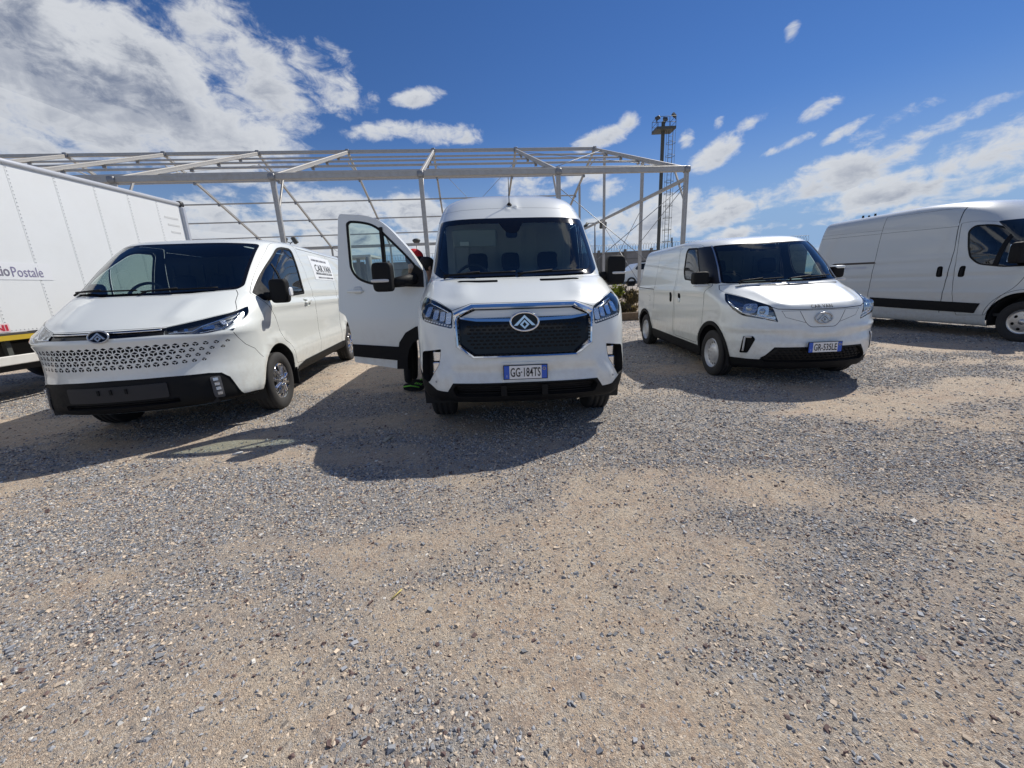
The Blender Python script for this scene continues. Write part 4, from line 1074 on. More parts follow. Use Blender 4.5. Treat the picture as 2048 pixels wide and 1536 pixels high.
    sk.part('windscreen_band', 'windscreen_band', GLOSSB, v, .001); sk.part('windscreen', 'windscreen', GLASS, v, 0)
    ns = sk.part('nose_strip', 'nose_strip', GLOSSB, v, -.006, .001)
    b = MB(); b.tube([sk.at_front(x, 1.072)[0] + sk.at_front(x, 1.072)[1] * .004 for x in np.linspace(-.43, .43, 19)], .008, 6); b.build('chrome_strip', CHROME, ns)
    for sg, t in ((1, 'r'), (-1, 'l')):
        h = sk.part('lamp_' + t, 'headlight', LAMPD, v, -.05, 0, wall_mat=BLACKP)
        lamp_insert(h, sk, sg, [(.52, 1.060, .03, .03), (.585, 1.072, .03, .04), (.72, 1.085, .10, .06), (.80, 1.115, .05, .06)], 'lamp_unit', REFL, .04)
        b = MB(); b.tube([sk.at_front(sg * x, z)[0] - sk.at_front(sg * x, z)[1] * .012 for x, z in ((.47, 1.045), (.63, 1.045), (.68, 1.09), (.86, 1.17), (.885, 1.21))], .007, 6); b.tube([sk.at_front(sg * x, z)[0] - sk.at_front(sg * x, z)[1] * .012 for x, z in ((.68, 1.025), (.82, 1.05), (.87, 1.14))], .006, 6); b.build('lamp_trim', CHROME, h)
        sk.part('lamp_' + t, 'headlight_lens', LENS, h, .004)
        f = sk.part('fog_' + t, 'fog_light', mat('fog_frame', (.10, .10, .105), .4), v, .006, -.01)
        for k in range(4):
            P, N = sk.at_front(sg * (.712 + .004 * k), .572 - k * .046); fn = plane_at(P, N, off=.008); b = MB(); b.prism([(-.02, -.014), (.02, -.014), (.02, .014), (-.02, .014)], lambda x, z, d: fn(x, z, d), .01); b.build('fog_lamp_unit', REFL, f)
    P, N = sk.at_front(0, 1.044); emblem(v, plane_at(P, Vector((0, -1, .25)), off=.022), .080, .052, True, SATIN)
    wiper(v, sk, -.76, 1.44, -.10, 1.43); wiper(v, sk, -.05, 1.415, .62, 1.425)
    for sg in (1, -1): 
        P, N = sk.at_side(1.10, 1.36, sg); 
        if sg < 0:                                                       # folded in
            door_mirror(v, P + Vector((.10, .30, .02)), sg, .10, .26, .17, False, .03); continue
        door_mirror(v, P + Vector((sg * -.02, .05, -.02)), sg, .19, .27, .14, False, .11)
        b = MB(); c = P + Vector((sg * .225, -.06, .03)); b.sell(c + Vector((sg * .095, .03, -.02)), (.02, .09, .10), .6, .5, 8, 12); b.build('indicator', LED, v)
    # dealer sticker on the cargo side
    sx = 1
    def sp(y, z, o=0.003): P, N = sk.at_side(y, z, 1); return P + N * o
    def para(y0, y1, z0, z1, name, m, o, par, n=6):
        b = MB(); V = [sp(y0 + (y1 - y0) * i / n, z0 + (z1 - z0) * j / 3, o) for i in range(n + 1) for j in range(4)]
        b.add(V, [(i * 4 + j, (i + 1) * 4 + j, (i + 1) * 4 + j + 1, i * 4 + j + 1) for i in range(n) for j in range(3)], True); return b.build(name, m, par)
    st = para(3.02, 4.10, 1.56, 1.93, 'dealer_sticker', mat('sticker_white', (.84, .86, .87), .35), .003, v)
    cy = 3.58
    lettering('sticker_lettering', 'CAR.VAN', .16, INK, st, lambda x, z: sp(cy + x, 1.745 + z, .006), 1.25, .001, 1.1, width=.84)
    para(3.14, 4.0, 1.645, 1.675, 'sticker_band', mat('sticker_dark', (.06, .065, .075), .5), .005, st)
    rr = random.Random(3)                                              # lines of print too small to read in the photograph
    def small_print(y0, y1, z, h, m, o):
        b = MB(); y = y0
        while y < y1:
            w = min(rr.uniform(.012, .05), y1 - y); n = len(b.v)
            b.add([sp(y, z - h / 2, o), sp(y + w, z - h / 2, o), sp(y + w, z + h / 2, o), sp(y, z + h / 2, o)], [(0, 1, 2, 3)]); y += w + rr.choice((.008, .010, .03))
        b.build('small_print', m, st, fix=False)
    small_print(3.20, 3.94, 1.660, .012, PLATEW, .008); small_print(3.12, 3.88, 1.868, .030, GREYINK, .006); small_print(3.20, 4.02, 1.597, .024, GREYINK, .006)
    cab_interior(v, sk, 1.385, .72, 2.45, [(-.42, 1.75, .72, .46), (.44, 1.75, .72, .48), (.0, 1.75, .72, .36)], .93, 1.93, bulk=mat('dark_bulkhead', (.05, .052, .056), .8), drv=-1)
    underbody(v, 5.3, .955, .37, (1.17, 4.6), .345, .22)
    for y in (1.17, 4.6):
        for sg in (1, -1): make_wheel(v, y, sg, .345, .225, .212, 'spokes', .835)
    b = MB()
    for y in (1.62, 5.0):
        for x in (.86, -.86): b = MB(); b.box((x, y, .30), (.20, .02, .22)); b.build('mud_flap', BLACKP, v)
    return v
VAN_L = van_left()

# --- the small van on the right
def van_right():
    v = van_root('small_van', 'R', 'small white van on the right with a closed nose and steel wheels')
    sc = [ridge(1.10, .05, .012), ridge(.50, .08, .010), flare(.87, .31, .43, .05, .012), flare(3.86, .31, .43, .05, .012)]
    def sculpt(X, Y, Z, N):
        fr = np.clip(-N[..., 1], 0, 1); d = sum(f(X, Y, Z, N) for f in sc)
        zz = .64 + .05 * np.clip(np.abs(X) / .6, 0, 1)
        d = d + .022 * np.clip(fr * 1.6, 0, 1) * np.exp(-((Z - zz) / .035) ** 2) - .020 * fr * np.exp(-((Z - zz + .075) / .045) ** 2)
        d = d + .014 * np.exp(-((np.abs(X) - .42 - (Z - .95) * .6) / .07) ** 2) * np.clip((Z - .93) / .04, 0, 1) * np.clip((1.14 - Z) / .05, 0, 1)
        return d
    sk = VanSkin(BodyShape(RKEYS, 4.55, [(0, 4.5), (1.0, 4.54), (1.9, 4.32)], sculpt=sculpt))
    F, S = sk.F, sk.S
    low = [(.84, .335), (.81, .328), (.70, .325), (.60, .327), (.545, .40), (.485, .478), (0, .482)]
    sk.region('lower_bumper', np.concatenate([F([(-x, z) for x, z in low] + low[::-1], False), S([(.47, .345), (.52, .192)], 1, False), S([(.52, .192), (.47, .345)], -1, False)]))
    sk.region('lower_intake', F(rnd(sym([(.46, .462), (.60, .345), (.55, .30)]), .02)))
    bon = [(.46, .912), (.518, .938), (.70, 1.068), (.775, 1.108), (.788, 1.135), (.76, 1.198), (.4, 1.205)]
    bon = [(.0, .899), (.25, .901), (.46, .912), (.518, .938), (.70, 1.068), (.775, 1.108), (.788, 1.135), (.765, 1.194), (.4, 1.203)]
    bb = bon + [(-x, z) for x, z in bon[::-1] if x > 1e-6]
    sk.region('bonnet', F(bb)); sk.gap(F(bb + [bb[0]], False), .010)
    fb = [(.425, .888), (.378, .816), (.19, .757), (.13, .703), (.09, .696)]
    sk.gap(F([(.425, .888), (.385, .816), (.185, .752)], False), .004); sk.gap(F([(-.425, .888), (-.385, .816), (-.185, .752)], False), .004)
    sk.gap(F(rnd([(.248, .882), (.185, .752), (.135, .702), (-.135, .702), (-.185, .752), (-.248, .882)], [0, .03, .04, .04, .03, 0], 4, False), False), .006)
    sk.gap(F([(-.43, .888), (.43, .888)], False), .004)
    for sg, t in ((1, 'r'), (-1, 'l')):
        fl = lambda p: [(sg * x, z) for x, z in p]
        sk.region('lamp_' + t, F(fl(rnd([(.778, 1.098), (.700, 1.060), (.514, .948), (.455, .765), (.660, .815), (.758, .834), (.829, .905), (.840, .995)], [.02, .05, .01, .01, .05, .05, .06, .05], 4))))
        sk.region('fog_' + t, F(fl(rnd([(.752, .597), (.677, .603), (.658, .565), (.708, .400), (.764, .395)], .012, 3))))
        d = S(rnd([(1.19, .62), (1.16, 1.12), (1.06, 1.19), (1.35, 1.50), (1.60, 1.735), (1.78, 1.79), (2.30, 1.80), (2.36, 1.72), (2.245, 1.45), (2.255, .38), (1.40, .37), (1.27, .55)], [.05, .05, .02, .1, .06, .1, .08, .05, .2, .02, .03, .06], 4), sg)
        sk.region('front_door', d); sk.gap(np.concatenate([d, d[:1]]), .005)
        sk.gap(S([(2.31, .39), (2.30, 1.45), (2.40, 1.80), (3.34, 1.80), (3.34, .76)], sg, False), .008)
        # black corner from the windscreen to the side glass
        pil = np.concatenate([F(fl([(.652, 1.733), (.70, 1.45), (.737, 1.222)]), False), S([(1.02, 1.212), (1.35, 1.235), (1.55, 1.50), (1.74, 1.735)], sg, False)])
        sk.region('pillar_trim', pil)
        w = rnd([(1.735, 1.735), (2.06, 1.755), (2.10, 1.70), (2.04, 1.41), (1.95, 1.282), (1.32, 1.232), (1.42, 1.36)], [.04, .04, .05, .05, .05, .03, .03], 4)
        sk.region('window_rubber', S(w, sg)); sk.region('side_window', S(inset(w, .022), sg))
        sk.gap(S([(3.36, 1.125), (4.40, 1.150)], sg, False), .045, 'slide_rail')
        sk.region('cupL' + t, S(rnd([(2.40, .925), (2.50, .925), (2.50, 1.085), (2.40, 1.085)], .045, 5), sg)); sk.region('cupR' + t, S(rnd([(2.02, .98), (2.12, .98), (2.12, 1.075), (2.02, 1.075)], .045, 5), sg))
        sk.gap(S(rnd([(3.56, .90), (3.64, .90), (3.64, 1.0), (3.56, 1.0), (3.56, .90)], .02, 4), sg, False), .004)
        sk.region('sill', S([(1.28, .192), (1.28, .335), (3.43, .375), (3.43, .192)], sg))
        sk.region('arch_trim', S(arch(.87, .31, .425), sg)); sk.region('arch_trim', S(arch(3.86, .31, .425), sg))
        sk.region('hole', S(arch(.87, .31, .375), sg)); sk.region('hole', S(arch(3.86, .31, .375), sg))
    wo = rnd(sym([(.4, 1.735), (.655, 1.733), (.738, 1.222), (.68, 1.208), (.4, 1.206)]), [0, .03, .01, .02, 0, 0, .02, .01, .03, 0], 4)
    sk.region('windscreen_band', F(wo)); sk.region('windscreen', F(inset(wo, .020)))
    for sg in (1, -1): sk.gap(F([(sg * .662, 1.733), (sg * .742, 1.224)], False), .018, 'pillar_strip')
    sk.cut()
    body = sk.part('body', 'body', WHITE, v); sk.part('gap', 'panel_gap', GAP, body, -.007)
    sk.part('bonnet', 'bonnet', WHITE, v); sk.part('lower_bumper', 'lower_bumper', BLACKP, v, .003, -.01)
    li = sk.part('lower_intake', 'lower_intake', mat('intake_black', (.008, .008, .009), .6), v, -.04, .003, wall_mat=BLACKP)
    b = MB()
    for r in range(4):
        for c in range(-9, 10):
            x, z = (c + .5 * (r % 2)) * .056, .33 + r * .034
            if abs(x) > .56 - max(0, z - .345) * 1.1: continue
            P, N = sk.at_front(x, z); fn = plane_at(P, N, off=-.03); b.prism([(-.022, 0), (-.011, -.010), (.011, -.010), (.022, 0), (.011, .010), (-.011, .010)], lambda a, c_, d: fn(a, c_, d), .01)
    q = b.build('intake_mesh', BLACKP, li); tag(q, kind='stuff')
    dr = sk.part('front_door', 'front_door', WHITE, v)
    sk.part('pillar_trim', 'pillar_trim', mat('pillar_black', (.015, .015, .017), .35), v, .002); sk.part('window_rubber', 'window_rubber', BLACKP, dr, .003); sk.part('side_window', 'side_window', GLASSM, dr, -.003)
    for t in 'rl':
        sk.part('cupL' + t, 'handle_cup', BLACKP, v, -.018, .002); sk.part('cupR' + t, 'handle_cup', BLACKP, dr, -.018, .002)
    for sg in (1, -1):
        P, N = sk.at_side(2.07, .965, sg); b = MB(); b.sell(P + N * .006, (.03, .085, .07), .7, .7, 8, 14); b.build('door_handle', WHITE, dr)
        P, N = sk.at_side(2.45, 1.005, sg); b = MB(); b.sell(P - N * .002, (.03, .045, .13), .6, .6, 8, 12); b.build('door_handle', BLACKP, v)
    sk.part('slide_rail', 'slide_rail', mat('rail_brown', (.09, .075, .07), .5), v, -.02, .001); sk.part('sill', 'sill', BLACKP, v, .010, -.01); sk.part('arch_trim', 'arch_trim', BLACKP, v, .014, -.01)
    sk.part('windscreen_band', 'windscreen_band', GLOSSB, v, .001); sk.part('windscreen', 'windscreen', GLASS, v, 0); sk.part('pillar_strip', 'pillar_strip', SATIN, v, .010, 0)
    for sg, t in ((1, 'r'), (-1, 'l')):
        h = sk.part('lamp_' + t, 'headlight', LAMPD, v, -.05, 0, wall_mat=BLACKP)
        lamp_insert(h, sk, sg, [(.70, .935, .15, .13), (.595, .89, .11, .12), (.535, .812, .12, .035)], 'lamp_unit', REFL, .04)
        for bx_, bz_, br_ in ((.70, .935, .045), (.60, .89, .036)):
            P, N = sk.at_front(sg * bx_, bz_); b = MB(); b.sell(P - N * .022, (br_ * 2, br_ * 1.2, br_ * 2), 1, 1, 10, 16); b.build('lamp_bulb', mat('lamp_bulb', (.35, .42, .50), .05, .9), h)
        b = MB(); b.tube([sk.at_front(sg * x, z)[0] - sk.at_front(sg * x, z)[1] * .010 for x, z in ((.775, 1.075), (.82, .99), (.805, .92), (.745, .86), (.655, .835), (.48, .785))], .010, 6); b.tube([sk.at_front(sg * x, z)[0] - sk.at_front(sg * x, z)[1] * .010 for x, z in ((.655, .835), (.62, .86), (.50, .83))], .007, 6); b.build('lamp_trim', CHROME, h)
        sk.part('lamp_' + t, 'headlight_lens', LENS, h, .004)
        f = sk.part('fog_' + t, 'fog_pocket', BLACKP, v, -.03, .006)
        b = MB(); 
        for a, c in (((.742, .590), (.745, .42)), ((.742, .590), (.69, .592))):
            b.tube([sk.at_front(sg * (a[0] + (c[0] - a[0]) * k / 4), a[1] + (c[1] - a[1]) * k / 4)[0] - sk.at_front(sg * a[0], a[1])[1] * .004 for k in range(5)], .011, 6)
        b.build('running_light', mat('lamp_white', (.6, .6, .58), .3), f)
    P, N = sk.at_front(0, .800); fn = plane_at(P, Vector((0, -1, .12)), off=.004); emblem(v, fn, .092, .060, False, SATIN)
    P, N = sk.at_front(0.005, .478); number_plate(v, plane_at(P, Vector((0, -1, .02)), off=.022), 'GR-535LE')
    lettering('bonnet_lettering', 'CAR VAN', .050, INK, v, lambda x, z: sum(((lambda q: q[0] + q[1] * .003)(sk.at_front(-.01 + x, .928 + z)),), Vector()), 1.0, .0003, 1.1, width=.235)
    wiper(v, sk, -.58, 1.222, -.05, 1.240); wiper(v, sk, -.0, 1.225, .56, 1.250)
    for sg in (1, -1):
        P, N = sk.at_side(1.16, 1.25, sg)
        door_mirror(v, P + Vector((sg * -.02, .03, .02)), sg, .21 if sg < 0 else .16, .17 if sg < 0 else .15, .15, False, .05 if sg < 0 else -.01)
        b = MB(); b.sell(P + Vector((sg * (.145 if sg < 0 else .07), -.07, -.055)), (.19 if sg < 0 else .14, .05, .032), .5, .3, 8, 18); b.build('indicator', mat('indicator_lens', (.62, .62, .60), .18, 0, .6), v)
        if sg > 0: b = MB(); b.sell(P + Vector((sg * .065, -.01, .105)), (.15, .14, .05), .7, .5, 8, 18); b.build('mirror_cap', WHITE, v)
    P, N = sk.at_front(-.1, 1.66); b = MB(); b.box(Vector(P) + Vector((0, .10, 0)), (.22, .02, .06), Matrix.Rotation(R(20), 3, 'X'), .01); b.build('interior_mirror', BLACKP, v)
    b = MB(); b.box((.20, .98, 1.215), (.30, .20, .010), Matrix.Rotation(R(6), 3, 'X')); b.build('paper_sheet', PLATEW, v)
    P = Vector((-.48, 3.6, 1.855)); b = MB(); b.tube([P, P + Vector((0, .03, .22))], [.012, .008], 6); b.tube([P + Vector((0, .02, .12)), P + Vector((0, .03, .22))], .014, 6); b.build('antenna', BLACKP, v)
    cab_interior(v, sk, 1.205, .66, 2.15, [(-.38, 1.55, .62, .46), (.38, 1.55, .62, .46)], .83, 1.72, bulk=mat('mid_bulkhead', (.16, .17, .18), .8), drv=-1)
    underbody(v, 4.5, .86, .27, (.87, 3.86), .31, .19)
    for y in (.87, 3.86):
        for sg in (1, -1): make_wheel(v, y, sg, .312, .19, .195, 'steel', .768)
    return v
VAN_R = van_right()

# --- the big van at the right edge
def van_far():
    v = van_root('big_van', 'D', 'tall dull white van at the right edge with a black strip along its side')
    sc = [ridge(.80, .05, .010), ridge(1.10, .04, -.010), ridge(1.45, .05, .006), flare(.953, .345, .50, .05, .016)]
    sk = VanSkin(BodyShape(DKEYS, 5.41, [(0, 5.35), (1.2, 5.4), (2.52, 5.22)], sculpt=lambda X, Y, Z, N: sum(f(X, Y, Z, N) for f in sc)))
    F, S = sk.F, sk.S
    sk.region('lower_bumper', np.concatenate([F([(-1.0, .55), (0, .55), (1.0, .55)], False), S([(.45, .55), (.47, .225)], 1, False), S([(.47, .225), (.45, .55)], -1, False)]))
    sk.region('grille_panel', F(rnd(sym([(.55, .95), (.62, .82), (.50, .72)]), .03)))
    for sg, t in ((1, 'r'), (-1, 'l')):
        fl = lambda p: [(sg * x, z) for x, z in p]
        sk.region('lamp_' + t, F(fl(rnd([(.62, .98), (.93, 1.18), (.97, 1.15), (.90, .90), (.66, .86)], .03))))
        d = S(rnd([(1.44, .42), (1.30, .72), (1.10, .92), (.98, 1.18), (1.28, 1.60), (1.62, 2.00), (1.95, 2.06), (2.14, 2.05), (2.06, 1.43), (2.02, 1.0), (1.96, .64), (1.87, .39)], [.03, .1, .1, .05, .2, .2, .1, .03, .3, .2, .2, .02], 4), sg)
        sk.region('front_door', d); sk.gap(np.concatenate([d, d[:1]]), .006)
        sk.gap(S([(2.155, .42), (2.14, 1.05), (2.13, 1.6), (2.19, 2.20), (2.21, 2.335), (3.60, 2.385)], sg, False), .010)
        sk.gap(S([(3.625, .42), (3.615, 1.6), (3.61, 2.385)], sg, False), .009)
        sk.gap(S([(2.18, 2.0), (3.60, 2.05), (5.2, 2.10)], sg, False), .007); sk.gap(S([(3.62, 2.12), (5.2, 2.18)], sg, False), .005)
        sk.gap(S([(3.63, 1.435), (4.62, 1.45)], sg, False), .065, 'slide_rail')
        w = rnd([(2.0, 1.90), (1.935, 1.99), (1.72, 1.975), (1.55, 1.90), (1.36, 1.745), (1.05, 1.36), (1.03, 1.235), (1.35, 1.235), (1.71, 1.295), (1.86, 1.42), (1.925, 1.58)], [.05, .05, .1, .1, .1, .05, .03, .05, .1, .1, .1], 4)
        sk.region('window_rubber', S(w, sg)); sk.region('side_window', S(inset(w, .022), sg)); sk.gap(S([(1.46, 1.27), (1.44, 1.79)], sg, False), .045, 'window_rubber')
        sk.region('side_strip', S([(1.535, .62), (3.56, .68), (3.56, .49), (1.60, .445)], sg))
        sk.region('cupL' + t, S(rnd([(2.22, 1.095), (2.33, 1.095), (2.33, 1.295), (2.24, 1.295)], .04, 4), sg)); sk.region('cupR' + t, S(rnd([(1.87, 1.085), (1.975, 1.085), (1.96, 1.285), (1.87, 1.285)], .04, 4), sg))
        sk.gap(S(arch(.953, .345, .52, 8, 178, 30)[1:-1], sg, False), .007)
        sk.region('hole', S(arch(.953, .345, .475), sg)); sk.region('hole', S(arch(4.4, .345, .46), sg))
    wo = rnd(sym([(.5, 2.03), (.80, 2.02), (.88, 1.40), (.5, 1.37)]), .03, 4)
    sk.region('windscreen', F(wo))
    sk.cut(gf=.08)
    body = sk.part('body', 'body', DULLWHITE, v); sk.part('gap', 'panel_gap', GAP, body, -.008)
    dr = sk.part('front_door', 'front_door', DULLWHITE, v); sk.part('window_rubber', 'window_rubber', BLACKP, dr, .003); sk.part('side_window', 'side_window', GLASSD, dr, -.004)
    sk.part('lower_bumper', 'lower_bumper', BLACKP, v, .003); sk.part('grille_panel', 'grille_panel', BLACKP, v, -.02, .001); sk.part('side_strip', 'side_strip', BLACKP, v, .014, -.002); sk.part('slide_rail', 'slide_rail', mat('rail_brown', (.09, .075, .07), .5), v, -.025, .001)
    sk.part('windscreen', 'windscreen', GLASSD, v, 0)
    for t in 'rl':
        sk.part('cupL' + t, 'handle_cup', BLACKP, v, -.02, .002); sk.part('cupR' + t, 'handle_cup', BLACKP, dr, -.02, .002); h = sk.part('lamp_' + t, 'headlight', LAMPD, v, -.04, 0); sk.part('lamp_' + t, 'headlight_lens', LENS, h, .003)
    for y, z in ((2.28, 1.19), (1.92, 1.18)): 
        P, N = sk.at_side(y, z, -1); b = MB(); b.sell(P - N * .004, (.03, .05, .15), .5, .6, 8, 12); b.build('door_handle', BLACKP, dr if y < 2 else v)
    P, N = sk.at_side(1.16, 1.40, -1); door_mirror(v, P, -1, .22, .34, .16, False, .06); b = MB(); b.box(P + Vector((-.165, -.115, .07)), (.07, .01, .12), None, .003); b.build('indicator', mat('indicator_lens', (.62, .62, .60), .18, 0, .6), v)
    P, N = sk.at_side(1.16, 1.40, 1); door_mirror(v, P, 1, .22, .34, .16, False, .06)
    lettering('side_lettering', 'Servizio Postale', .085, mat('faded_print', (.52, .53, .60), .5), v, lambda x, z: (lambda q: q[0] + q[1] * .004)(sk.at_side(4.15 - x, 1.345 + z, -1)), 1.0, .0008, 1.0, width=.75)
    cab_interior(v, sk, 1.36, .80, 2.1, [(-.42, 1.65, .78, .46), (.44, 1.65, .78, .46)], .97, 2.1, drv=-1)
    underbody(v, 5.35, 1.0, .33, (.953, 4.4), .345, .22)
    for y in (.953, 4.4):
        for sg in (1, -1): make_wheel(v, y, sg, .345, .22, .20, 'cover', .885)
    b = MB(); b.box((-.5, 4.55, 2.53), (.03, .03, .07)); b.box((-.5, 4.4, 2.52), (.03, .03, .05)); b.box((-.5, 4.25, 2.53), (.03, .03, .06)); b.build('roof_clamp', BLACKP, v)
    return v
VAN_D = van_far()
# ---------------------------------------------------------------- ground
def vnoise(x, y, seed=0):
    """smooth value noise, one octave"""
    r = np.random.default_rng(seed); G = r.random((256, 256))
    xi = np.floor(x).astype(int); yi = np.floor(y).astype(int); fx = x - xi; fy = y - yi
    fx = fx * fx * (3 - 2 * fx); fy = fy * fy * (3 - 2 * fy)
    a = G[yi % 256, xi % 256]; b = G[yi % 256, (xi + 1) % 256]; c = G[(yi + 1) % 256, xi % 256]; d = G[(yi + 1) % 256, (xi + 1) % 256]
    return (a * (1 - fx) + b * fx) * (1 - fy) + (c * (1 - fx) + d * fx) * fy
def fbm(x, y, seed=0, o=4):
    s = 0; a = 1; t = 0
    for k in range(o): s = s + a * vnoise(x * 2 ** k + 17 * k, y * 2 ** k + 9 * k, seed + k); t += a; a *= .55
    return s / t
def patch(x, y):
    """0 = bare sandy ground, 1 = thick grey gravel"""
    n = fbm(x * .55 + 3.1, y * 1.15 + .4, 5, 5) * .68 + fbm(x * 2.3, y * 3.6, 21, 4) * .32
    band = np.exp(-((y - 2.55 - .12 * x) / .75) ** 2) * .10 + np.clip((y - 2.6) / 5, 0, 1) * .085 - np.clip((1.7 - y) / 1.0, 0, 1) * np.clip((x + .6) / 1.2, 0, 1) * .07
    return np.clip((n + band - .455) / .14, 0, 1)
def height(x, y):
    h = (fbm(x * .9, y * .9, 31, 3) - .5) * .022 + (fbm(x * 5, y * 5, 41, 2) - .5) * .008
    near = np.exp(-(np.maximum(0, np.hypot(x, y - 4) - 14) / 20) ** 2)
    bank = np.clip((y - 13.55) / 3.2, 0, 1); bank = bank * bank * (3 - 2 * bank) * .95
    return h * near + bank
def spread(a, b, d0, g, c=0.0):
    o = [c]; d = d0
    while o[-1] < b: o.append(o[-1] + d); d *= g if o[-1] > c + 6 else 1.0
    p = [c]; d = d0
    while p[-1] > a: p.append(p[-1] - d); d *= g if p[-1] < c - 6 else 1.0
    return np.array(sorted(set(p[::-1] + o)))
gx = spread(-900, 900, .11, 1.09, 0.0); gy = spread(-80, 1500, .10, 1.075, 3.2)
GX, GY = np.meshgrid(gx, gy); GZ = height(GX, GY)
nx, ny = len(gx), len(gy)
me = bpy.data.meshes.new('ground')
ii = (np.arange(ny - 1)[:, None] * nx + np.arange(nx - 1)[None, :]).ravel()
quads = np.stack([ii, ii + 1, ii + nx + 1, ii + nx], 1)
me.vertices.add(nx * ny); me.vertices.foreach_set('co', np.stack([GX, GY, GZ], -1).astype(np.float32).ravel())
me.loops.add(quads.size); me.loops.foreach_set('vertex_index', quads.ravel().astype(np.int32))
me.polygons.add(len(quads)); me.polygons.foreach_set('loop_start', (np.arange(len(quads)) * 4).astype(np.int32)); me.polygons.foreach_set('loop_total', np.full(len(quads), 4, np.int32))
me.polygons.foreach_set('use_smooth', np.ones(len(quads), bool)); me.update(calc_edges=True); me.validate()
at = me.attributes.new('patch', 'FLOAT', 'POINT'); at.data.foreach_set('value', patch(GX, GY).astype(np.float32).ravel())
gm = bpy.data.materials.new('gravel_ground'); gm.use_nodes = True
nt = gm.node_tree; pb = nt.nodes['Principled BSDF']; pb.inputs['Roughness'].default_value = .9; pb.inputs['Specular IOR Level'].default_value = .2
def gn(t, **kw):
    n = nt.nodes.new(t)
    for k, v in kw.items(): setattr(n, k, v)
    return n
def gl(a, b): nt.links.new(a, b)
def gmix(f, a, b, mode='MIX'):
    n = gn('ShaderNodeMix', data_type='RGBA', blend_type=mode)
    for i, q in ((0, f), (6, a), (7, b)):
        if hasattr(q, 'is_output'): gl(q, n.inputs[i])
        else: n.inputs[i].default_value = q if not isinstance(q, tuple) else (*q, 1)
    return n.outputs[2]
def grange(x, lo, hi, a=0.0, b=1.0):
    n = gn('ShaderNodeMapRange'); gl(x, n.inputs[0]); n.inputs[1].default_value = lo; n.inputs[2].default_value = hi; n.inputs[3].default_value = a; n.inputs[4].default_value = b; return n.outputs[0]
tcg = gn('ShaderNodeTexCoord').outputs['Object']
def gnoise(s, d=4, r=.6):
    n = gn('ShaderNodeTexNoise'); gl(tcg, n.inputs['Vector']); n.inputs['Scale'].default_value = s; n.inputs['Detail'].default_value = d; n.inputs['Roughness'].default_value = r; return n.outputs['Fac']
def gvor(s, out='Color', feat='F1'):
    n = gn('ShaderNodeTexVoronoi', feature=feat); gl(tcg, n.inputs['Vector']); n.inputs['Scale'].default_value = s; return n.outputs[out]
pa = gn('ShaderNodeAttribute', attribute_name='patch').outputs['Fac']
sand = gmix(grange(gnoise(1.3, 5), .35, .65), (.62, .485, .345), (.56, .405, .285))
sand = gmix(grange(gnoise(9, 4), .4, .7), sand, (.70, .58, .43))
grey = gmix(grange(gnoise(6, 3), .35, .65), (.25, .245, .245), (.40, .385, .36))
cell = gn('ShaderNodeSeparateColor'); gl(gvor(140), cell.inputs[0])
cell2 = gn('ShaderNodeSeparateColor'); gl(gvor(62), cell2.inputs[0])
base = gmix(grange(pa, 0.0, 1.0, .08, .85), sand, grey)
base = gmix(grange(cell.outputs[0], .3, 1, 0, .45), base, (.20, .185, .175)); base = gmix(grange(cell.outputs[1], .72, 1, 0, .55), base, (.80, .74, .64))
base = gmix(grange(cell2.outputs[2], .74, 1, 0, .6), base, gmix(cell2.outputs[0], (.13, .13, .135), (.50, .46, .41)))
gl(base, pb.inputs['Base Color'])
hsum = gn('ShaderNodeMath', operation='ADD'); gl(gnoise(160, 3, .7), hsum.inputs[0]); gl(gnoise(55, 3, .7), hsum.inputs[1])
h2 = gn('ShaderNodeMath', operation='ADD'); gl(hsum.outputs[0], h2.inputs[0]); gl(gnoise(300, 2), h2.inputs[1])
bp = gn('ShaderNodeBump'); bp.inputs['Strength'].default_value = 1.0; bp.inputs['Distance'].default_value = .008; gl(h2.outputs[0], bp.inputs['Height']); gl(bp.outputs[0], pb.inputs['Normal'])
me.materials.append(gm)
ground = bpy.data.objects.new('ground', me); col.objects.link(ground); tag(ground, kind='structure')

